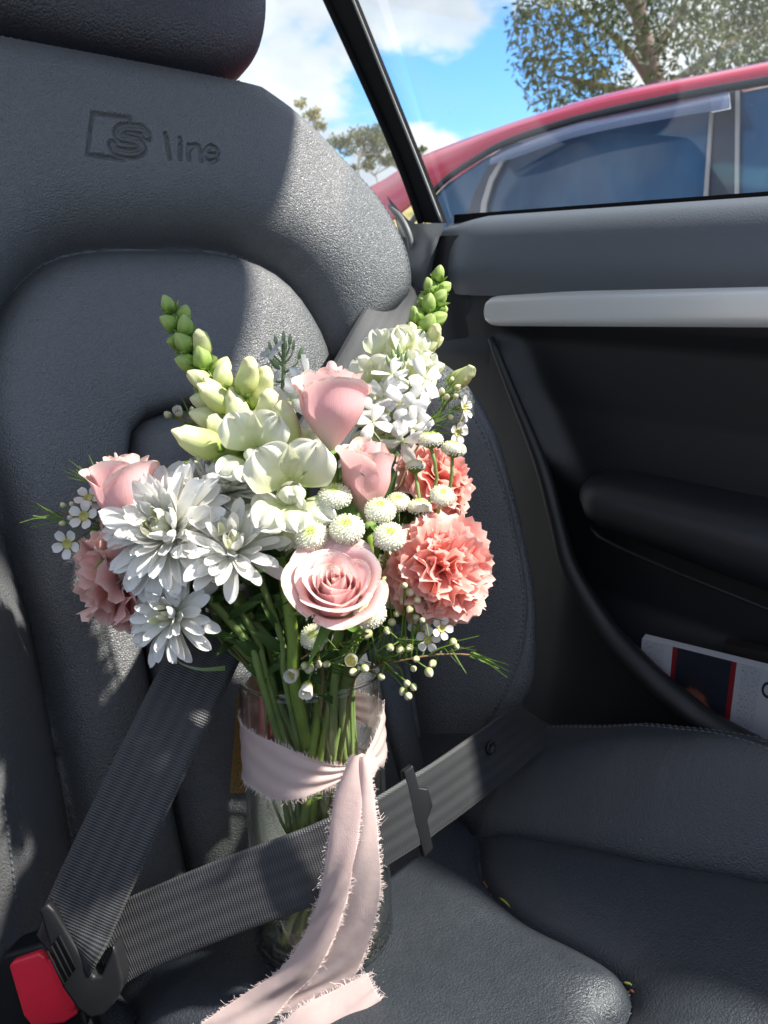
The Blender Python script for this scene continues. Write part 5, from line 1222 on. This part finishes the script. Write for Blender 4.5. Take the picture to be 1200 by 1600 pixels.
waxflower('waxflower sprig full of round green buds trailing over the vase rim', [P(745, 1024, .446), P(700, 1022, .440), P(660, 1026, .438), P(618, 1034, .440), P(585, 1042, .450), P(560, 1052, .462), P(548, 1085, .480), P(530, 1200, .500)],
    [(P(690, 982, .437), img(.35, .2, .9), .0082), (P(668, 1000, .440), img(.2, .1, .95), .0090), (P(655, 985, .444), img(0, .4, .9), .0085), (P(640, 900, .452), img(.1, .4, .9), .0080), (P(660, 955, .45), img(.2, .3, .9), .008)],
    [(P(x, y, .430 + .012 * ((k * 7) % 5) / 5), img(.5 * np.sin(k * 2.1), -.35 + .7 * np.cos(k * 1.7) * .5, .7), .0050 + .0012 * ((k * 3) % 4) / 3) for k, (x, y) in enumerate(bd)], nd, 53,
    [(P(548, 1033, .420), img(.1, .3, .9), .0080)])
nd = tuft(P(300, 655, .52), img(-.3, .8, .2), 4, .014, rg, .4) + tuft(P(330, 680, .515), img(-.7, .3, .3), 5, .014, rg, .4) + tuft(P(405, 605, .54), img(.1, 1, .1), 8, .018, rg, .4)
waxflower('waxflower sprig with two white cups peeking out behind the leaning snapdragon', [P(272, 652, .525), P(300, 656, .522), P(325, 672, .520), P(350, 690, .518), P(390, 740, .515), P(430, 850, .510), P(460, 1000, .505), P(470, 1100, .51)],
    [(P(356, 668, .508), img(.1, .2, .95), .0090), (P(340, 664, .515), img(-.3, .4, .85), .0085)],
    [(P(262, 648, .522), img(-.5, .4, .6), .0066), (P(300, 640, .522), img(-.1, .9, .2), .0042)], nd, 54, [(P(279, 646, .518), img(.0, .5, .8), .0072)])
nd = tuft(P(440, 960, .47), img(.1, .6, .5), 10, .016, rg, .6) + tuft(P(360, 980, .47), img(-.4, .3, .5), 8, .016, rg, .6)
waxflower('waxflower sprig with two closed white cups bending over the front of the vase rim', [P(470, 1030, .428), P(490, 1020, .432), P(500, 1035, .445), P(505, 1060, .462), P(500, 1120, .49)],
    [], [(P(500, 1012, .43), img(.2, .5, .8), .0044)], nd, 55, [(P(459, 1053, .420), img(-.3, -.1, .8), .0082), (P(480, 1074, .420), img(-.1, -.55, .8), .0085)])

# ---- bare green stems with leaves filling the neck of the bouquet
for k, (a, b, c, lb) in enumerate([
    ((318, 925, .455), (390, 1010, .470), .0026, 'green stem with narrow leaves running under the drooping chrysanthemum'),
    ((352, 915, .462), (402, 1000, .474), .0023, 'green stem with narrow leaves below the spread chrysanthemum'),
    ((405, 900, .462), (440, 1000, .470), .0023, 'leafy green stem beside the thick snapdragon stem'),
    ((440, 870, .462), (458, 1000, .462), .0040, 'thick smooth green stem rising straight out of the vase'),
    ((432, 930, .480), (455, 1010, .482), .0022, 'dark leafy stem in the shaded heart of the bouquet'),
    ((560, 985, .470), (540, 1020, .472), .0030, 'green stem under the open rose'),
    ((600, 900, .490), (560, 1000, .492), .0026, 'green stem with leaves behind the waxflower buds')]):
    A_, B_ = P(*a), P(*b); root = empty('leafy_stem', A_, lb, 'stem', 'leafy stems'); ax = (A_ - B_) / np.linalg.norm(A_ - B_)
    m = P(b[0] + (b[0] - a[0]) * .35 * 0 + (470 - b[0]) * .25, 1068, b[2] + .008)
    p = spline([A_, B_, m, VB + VA * VH * .5 + VXa * .004 * (k - 3), VB + VA * .018 + VXa * .009 * (3 - k) + VYa * (.026 - .006 * (k % 3))], 40)
    part('stem', MB().tube(p, c, 9).mesh('stem'), MATS['stem_green' if k != 3 else 'stem_rose'], root)
    rg2 = np.random.default_rng(k)
    for q in range(5 if k != 3 else 1):
        leaf_on(root, p[1 + q * 2], .016 + .016 * rg2.random(), .0036 + .004 * rg2.random(), img(rg2.normal() * .8, .2 + .6 * rg2.random(), .3 + .4 * rg2.random()), MATS['leaf_green'], q + k, -.8)
lf = empty('carnation_leaf', P(345, 1040, .47), 'single curled grey green leaf reaching over the shaded seat belt', 'leaf')
part('blade', MB().grid(xf(np.eye(4), np.stack([spline([P(352, 1044, .47), P(315, 1046, .462), P(285, 1038, .458), P(273, 1026, .456)], 14) + UP * s * np.linspace(.0016, .0003, 14)[:, None] - FW * (1 - s * s) * .0008 for s in (-1., 0., 1.)], 1))).mesh('blade'), MATS['stock_green'], lf)

# ---- broad dark leaves filling the gaps between the blooms
LEAF = [grid_mesh('leaf', blade(1, .42, 11, 7, lambda q: np.sin(pi * np.clip(q, .03, .99) ** .8) ** .85, .35, b, .10, 4, k)) for k, b in enumerate((-.7, -.3, .4, -1.1))]
for m_ in LEAF: m_.materials.append(MATS['leaf_green'])
for k, (x, y, d, lb) in enumerate([
    (452, 812, .505, 'dark leafy filler stem behind the open white snapdragon blooms'), (520, 748, .500, 'dark leafy filler stem behind the tall rose stem'),
    (556, 775, .500, 'dark leafy filler stem behind the narrow pink rose'), (470, 880, .490, 'dark leafy filler stem beside the open rose'),
    (405, 812, .500, 'dark leafy filler stem between the chrysanthemums and the snapdragon'), (632, 745, .535, 'dark leafy filler stem behind the tall button blooms'),
    (636, 850, .500, 'dark leafy filler stem between the open rose and the full coral carnation'), (300, 880, .490, 'dark leafy filler stem behind the drooping chrysanthemum'),
    (585, 930, .490, 'dark leafy filler stem behind the lowest button bloom'), (410, 950, .495, 'dark leafy filler stem among the chrysanthemum stems')]):
    A_ = P(x, y, d); root = empty('leafy_stem', A_, lb, 'stem', 'leafy stems'); rg2 = np.random.default_rng(200 + k)
    p = stem(root, A_, img(0, 1, 0), .0018, MATS['stem_green'], 200 + k)
    for q in range(9):
        j = q if q < 6 else q + 2
        dd = img(rg2.normal() * .9, .35 + .5 * rg2.random(), .25 * rg2.normal())
        inst('leaf', LEAF[int(rg2.integers(4))], None, root, frame(p[j] + rg2.normal(size=3) * .003, dd, -FW + UP * .5 + rg2.normal(size=3) * .3), .026 + .018 * rg2.random())
# ================================================================== outside
t = NT('ground_bounce'); t.p(Base_Color=t.ramp(t.noise(14, 5, .7), [(.3, (.26, .255, .245)), (.7, (.36, .35, .335))]), Roughness=.9, Normal=t.bump(t.noise(160, 3, .6), .5, .01)); MATS['ground_bounce'] = t.m  # unseen ground, colour lightened to bounce fill light into the car
gd = link('ground', set_mesh('ground', [(-400, -400, 0), (400, -400, 0), (400, 400, 0), (-400, 400, 0)], [(0, 1, 2, 3)], None, False), MATS['ground_bounce']); gd['kind'] = 'structure'
t = NT('dry_grass'); t.p(Base_Color=t.ramp(t.noise(.35, 6, .7), [(.35, (.16, .15, .05)), (.5, (.36, .28, .10)), (.7, (.46, .37, .17))]), Roughness=1.0); MATS['dry_grass'] = t.m
hc_ = on(600, 470, 2, 0); hd = np.array([.66, .75, 0]); hd /= np.linalg.norm(hd); hr = np.array([hd[1], -hd[0], 0])
gx, gy = np.meshgrid(np.linspace(-60, 60, 70), np.linspace(38, 130, 50)); rgh = np.random.default_rng(3)
gz = 7.2 * ss(38, 62, gy) * (.92 + .10 * np.sin(gx * .11 + 1) + .05 * np.sin(gx * .31)) * ss(62, 30, np.abs(gx)) - .2
hl = link('hill', MB().grid(hd * gy[..., None] + hr * gx[..., None] + np.array([0, 0, 1]) * gz[..., None]).mesh('hill'), MATS['dry_grass']); hl['kind'] = 'structure'

def foliage_mat(name, a, b):
    t = NT(name); c = t.ramp(t.noise(.9, 4, .65), [(.35, a), (.68, b)]); t.p(Base_Color=c, Roughness=.6); t.translucent(c, .35); MATS[name] = t.m
foliage_mat('gum_leaf', (.055, .075, .025), (.17, .17, .065)); foliage_mat('far_leaf', (.10, .11, .05), (.20, .20, .09)); foliage_mat('yellow_leaf', (.22, .21, .07), (.36, .31, .12))
simple('bark', (.24, .16, .12), .85); simple('bark_pale', (.36, .30, .25), .85)
def crown_mesh(clumps, n, L, W, seed, flat=1.0):
    rg = np.random.default_rng(seed); cl = np.array([c for c, r in clumps]); rr = np.array([r for c, r in clumps]); k = rg.choice(len(cl), n, p=rr ** 2 / (rr ** 2).sum())
    d = rg.normal(size=(n, 3)); d /= np.linalg.norm(d, axis=1)[:, None]; c = cl[k] + d * (rr[k] * rg.random(n) ** .45)[:, None] * np.array([1, 1, flat])
    y = rg.normal(size=(n, 3)) + np.array([0, 0, -.7]); y /= np.linalg.norm(y, axis=1)[:, None]; z = rg.normal(size=(n, 3)); x = np.cross(y, z); x /= np.linalg.norm(x, axis=1)[:, None]
    s = rg.uniform(.6, 1.3, n)[:, None]; z = np.cross(x, y)
    v = np.stack([c, c + y * L * s * .5 + x * W * s * .5 + z * W * s * .15, c + y * L * s, c + y * L * s * .5 - x * W * s * .5 + z * W * s * .15], 1).reshape(-1, 3)
    return set_mesh('crown', v, np.arange(4 * n).reshape(-1, 4), None, False)
def tree(label, base, trunk, limbs, clumps, n, L, W, mat, bark, seed, r0=.2, flat=1.0):
    root = empty('gum_tree', base, label, 'tree', 'gum trees'); p = spline(trunk, 24)
    part('trunk', MB().tube(p, np.linspace(r0, r0 * .45, 24), 10).mesh('trunk'), bark, root)
    for l in limbs: part('limb', MB().tube(spline(l, 14), np.linspace(r0 * .42, r0 * .07, 14), 7).mesh('limb'), bark, root)
    o = part('crown', crown_mesh(clumps, n, L, W, seed, flat), mat, root); o['kind'] = 'stuff'
D = 8.5; g = lambda x, y, d=D: P(x, y, d)
cl = [((870, 30), .42), ((830, 70), .25), ((855, 120), .26), ((930, 90), .38), ((960, 10), .45), ((1010, -60), .6), ((1060, 60), .38), ((1100, 130), .34), ((1150, 40), .5), ((1190, 110), .45), ((900, -40), .5), ((1120, -80), .7), ((1260, 60), .6), ((880, 160), .20), ((960, 150), .26), ((840, 150), .13), ((1030, 150), .22), ((812, 20), .16), ((1240, -90), .8), ((820, 110), .16), ((1010, 40), .30), ((1140, 90), .3), ((1180, 10), .4), ((915, 130), .22), ((1090, 20), .32)]
rgq = np.random.default_rng(11)
clumps = [(g(x, y, D + rgq.uniform(-.9, .9)), r * 1.18) for (x, y), r in cl]
base = g(1030, 190); base = np.array([base[0], base[1], 0.0])
tree('large leafy gum tree standing behind the red car', base, [base, base * np.array([1, 1, 0]) + np.array([0, 0, 1.2]), g(1030, 180), g(1018, 110), g(1000, 30), g(985, -80)],
     [[g(1024, 140), g(990, 90), g(950, 50), g(905, 20, D - .4)], [g(1026, 150), g(960, 140), g(910, 128), g(860, 118, D + .3)], [g(1015, 100), g(1050, 40), g(1090, -20)], [g(1028, 150), g(1080, 110), g(1140, 70), g(1200, 40)], [g(1004, 40), g(970, -10), g(930, -50)], [g(1030, 175), g(1100, 150), g(1180, 120)]],
     clumps, 13500, .100, .030, MATS['gum_leaf'], MATS['bark'], 4, .16)
D2 = 56.0
def far_tree(label, xb, yb, tops, n, d, mat, seed, r0=.35, L=.9, W=.4):
    b = P(xb, yb, d); cl2 = [(P(x, y, d + np.random.default_rng(seed + i).uniform(-1, 1)), r) for i, (x, y, r) in enumerate(tops)]
    tree(label, b, [b - np.array([0, 0, 3.0]), b, (b + cl2[0][0]) / 2, cl2[0][0]], [[(b * .6 + cl2[0][0] * .4), (b + c) / 2 + np.array([0, 0, .5]), c] for c, r in cl2[1:]], cl2, n, L, W, mat, MATS['bark_pale'], seed, r0, .55)
far_tree('distant spreading gum tree on the dry hill seen behind the seat shoulder', 560, 262, [(565, 215, 1.3), (530, 222, 1.0), (600, 222, 1.2), (580, 240, .9), (545, 235, .7), (590, 205, .9), (622, 240, 1.0)], 2600, D2, MATS['far_leaf'], 61, .12, .30, .12)
far_tree('distant grey green bush mass at the foot of the dry hill tree', 590, 285, [(575, 258, .7), (605, 250, .8), (630, 255, .8), (550, 262, .5), (650, 240, .6), (660, 232, .4)], 2000, D2 + 6, MATS['far_leaf'], 62, .1, .25, .12)
far_tree('sparse yellowish tree rising just beyond the seat shoulder', 500, 240, [(488, 180, .5), (470, 160, .35), (500, 195, .4), (480, 205, .5), (492, 172, .3)], 420, 40.0, MATS['yellow_leaf'], 63, .08, .25, .12)

# ---- red car parked alongside
t = NT('car_red'); t.p(Base_Color=(.58, .006, .050, 1), Roughness=.25, Coat_Weight=.7, Coat_Roughness=.08, Metallic=.1); MATS['car_red'] = t.m
t = NT('car_glass'); st_ = t.noise(3.0, 3, .6, t.coord('Object', (.4, 2.2, 1.2), (.6, 0, 0)))
t.p(Base_Color=t.ramp(st_, [(.35, (.016, .060, .135)), (.7, (.045, .115, .210))]), Roughness=.10, Specular_IOR_Level=.55, Coat_Weight=.2); MATS['car_glass'] = t.m  # sky reflections painted as blue streaks in the glass colour
simple('car_black', (.012, .013, .018), .45); simple('car_pillar', (.035, .038, .060), .4); simple('car_strip', (.42, .38, .36), .4)
t = NT('deflector'); t.p(Base_Color=(.10, .13, .22, 1), Roughness=.18); tp = t.new('ShaderNodeBsdfTransparent'); tp.inputs[0].default_value = (.55, .6, .8, 1)
m = t.new('ShaderNodeMixShader'); m.inputs[0].default_value = .35; t.l.new(t.b.outputs[0], m.inputs[1]); t.l.new(tp.outputs[0], m.inputs[2]); t.l.new(m.outputs[0], t.o.inputs[0]); MATS['deflector'] = t.m
rcar = empty('parked_car', (2.7, .8, 0), 'red hatchback car parked alongside, seen through the side window', 'car')
def rc(px, py, off=0.0):
    r = ray(px, py); k = .19; t_ = (1.90 - k * 1.15 - off + k * CAM[2]) / (r[0] - k * r[2]); return CAM + t_ * r
low = [rc(*q) for q in ((600, 352), (640, 318), (682, 288), (740, 250), (792, 219), (900, 185), (1050, 150), (1200, 122))]
upp = [rc(*q, -.06) for q in ((560, 300), (600, 280), (650, 248), (700, 227), (760, 205), (840, 178), (950, 146), (1100, 116), (1200, 96))]
lo_s = spline(low, 60); up_s = spline(upp, 60)
ext = np.array([[0, -k, -.004 * k * k] for k in (.3, .7, 1.2, 1.8)])
lo_s = np.vstack([lo_s, lo_s[-1] + ext]); up_s = np.vstack([up_s, up_s[-1] + ext])
mid = (lo_s + up_s) / 2 + np.array([-.012, 0, .004]); cen = up_s * np.array([0, 1, 1]) + np.array([2.72, 0, .045]); cen[:, 1] += .10
row = [lo_s + np.array([.012, 0, -.004]), lo_s, mid, up_s, up_s + np.array([.05, 0, .012]), (up_s * np.array([.5, 1, 1]) + cen * np.array([.5, 0, 0])) + np.array([0, 0, .035]), cen]
row += [np.stack([5.44 - r[:, 0], r[:, 1], r[:, 2]], -1) for r in row[-2::-1]]
part('roof_shell', MB().grid(np.array(row)).mesh('roof_shell'), MATS['car_red'], rcar)
# lower body
def side_x(z): return np.interp(z, [.2, .35, .6, .9, 1.08, 1.14], [1.93, 1.87, 1.835, 1.84, 1.875, 1.905])
yy = np.linspace(3.35, -1.6, 60); zz2 = np.array([.22, .30, .45, .6, .75, .9, 1.0, 1.08, 1.12])
Xs = np.array([[(side_x(min(z, np.interp(y, [-1.6, 2.2, 2.5, 3.0, 3.35], [1.2, 1.2, 1.04, .93, .72]))) + .10 * ss(2.9, 3.35, y), y, min(z, np.interp(y, [-1.6, 2.2, 2.5, 3.0, 3.35], [1.2, 1.12, 1.02, .92, .70]))) for y in yy] for z in zz2])
Xo = Xs[::-1].copy(); Xo[..., 0] = 5.44 - Xo[..., 0]
part('body_side', MB().grid(np.vstack([Xs, Xo])).mesh('body_side'), MATS['car_red'], rcar)
for y in (2.55, -.75):
    for x in (1.93, 3.51):
        w = part('wheel', MB().grid(np.array([[(x + dx, y + r * cos(q), .31 + r * sin(q)) for q in np.linspace(0, 2 * pi, 28, endpoint=False)] for dx, r in ((-.09, .02), (-.09, .19), (-.10, .22), (-.10, .29), (-.07, .31), (.07, .31), (.10, .29), (.10, .02))]), True).mesh('wheel'), MATS['rubber'], rcar)
def pane(name, pts, mat, off=0.0, th=.010, parent=rcar):
    return part(name, MB().prism([rc(x, y, off) for x, y in pts], (th, 0, 0)).mesh(name, False), mat, parent)
pane('window', [(682, 303), (700, 286), (760, 246), (806, 226), (780, 262), (745, 380), (668, 380)], MATS['car_glass'], -.004)
mw = pane('window', [(812, 230), (900, 198), (1050, 166), (1118, 152), (1096, 380), (744, 380), (756, 318), (780, 262)], MATS['car_glass'], -.004)
pane('window', [(1154, 146), (1220, 132), (1330, 112), (1330, 380), (1150, 380)], MATS['car_glass'], -.004)
pane('pillar', [(1116, 150), (1156, 141), (1152, 380), (1094, 380)], MATS['car_pillar'], .004, .02)
pane('pillar_joint', [(1149, 142), (1155, 141), (1153, 380), (1147, 380)], MATS['car_strip'], .010, .006)
pane('window_divider', [(790, 224), (812, 222), (772, 272), (756, 318), (746, 380), (716, 380), (742, 300), (764, 255)], MATS['car_pillar'], .004, .02)
pane('divider_strip', [(784, 246), (790, 246), (770, 284), (760, 318), (754, 380), (745, 380), (752, 316), (764, 278)], MATS['car_strip'], .012, .006)
pane('rear_strip', [(1109, 168), (1114, 167), (1101, 380), (1094, 380)], MATS['car_strip'], .012, .006)
fr_o = spline([rc(640, 352, .006), rc(676, 302, .006), rc(700, 278, .006), rc(748, 246, .006), rc(796, 221, .006), rc(900, 187, .006), rc(1050, 153, .006), rc(1200, 126, .006), rc(1330, 102, .006)], 60)
part('window_frame', MB().tube(fr_o, .010, 8).mesh('window_frame'), MATS['car_black'], rcar)
df = loft([[rc(772, 240, .010), rc(800, 226, .012), rc(900, 192, .012), rc(1050, 160, .012), rc(1136, 142, .012)], [rc(766, 250, .05), rc(800, 238, .055), rc(900, 204, .055), rc(1050, 172, .055), rc(1140, 154, .055)], [rc(764, 258, .065), rc(806, 246, .07), rc(900, 214, .07), rc(1050, 184, .07), rc(1140, 170, .07)]], 40)
part('wind_deflector', MB().grid(df).mesh('wind_deflector'), MATS['deflector'], rcar)
part('deflector_end', MB().grid(loft([[rc(1110, 152, .02), rc(1140, 145, .02)], [rc(1112, 176, .072), rc(1142, 170, .072)]], 4)).mesh('deflector_end'), MATS['paper'], rcar)

# ---- crumbs caught in the cushion seams
simple('crumb_brown', (.22, .07, .03), .7); simple('crumb_green', (.34, .36, .06), .6)
def crumb(label, px, py, L, d, mat, k):
    q = c_xy(px, py); p0 = cush_pt(q[0], q[1], .001); e = np.array([d[0], d[1], 0.0])
    path = [p0 - e * L / 2 + np.array([0, 0, .001]), p0 + np.array([.0006, 0, .0012]), p0 + e * L / 2 + np.array([0, 0, .001])]
    o = link('plant_crumb', MB().tube(spline(path, 8), [.0003, .0008, .0009, .0010, .0009, .0007, .0005, .0002], 6).mesh('plant_crumb'), mat); tag(o, label, 'crumb', 'plant crumbs in the seat seams')
crumb('yellow green plant thread lying in the curved cushion seam beside the lap strap', 790, 1398, .014, (-.1, -.9), MATS['crumb_green'], 0)
crumb('brown crumb in the cushion seam nearest the strap keeper', 758, 1372, .008, (-.2, -.9), MATS['crumb_brown'], 1)
crumb('yellow green crumb at the rounded front corner of the cushion insert', 985, 1520, .007, (.3, -.9), MATS['crumb_green'], 2)
crumb('brown crumb at the rounded front corner of the cushion insert', 990, 1530, .004, (.1, -.9), MATS['crumb_brown'], 3)
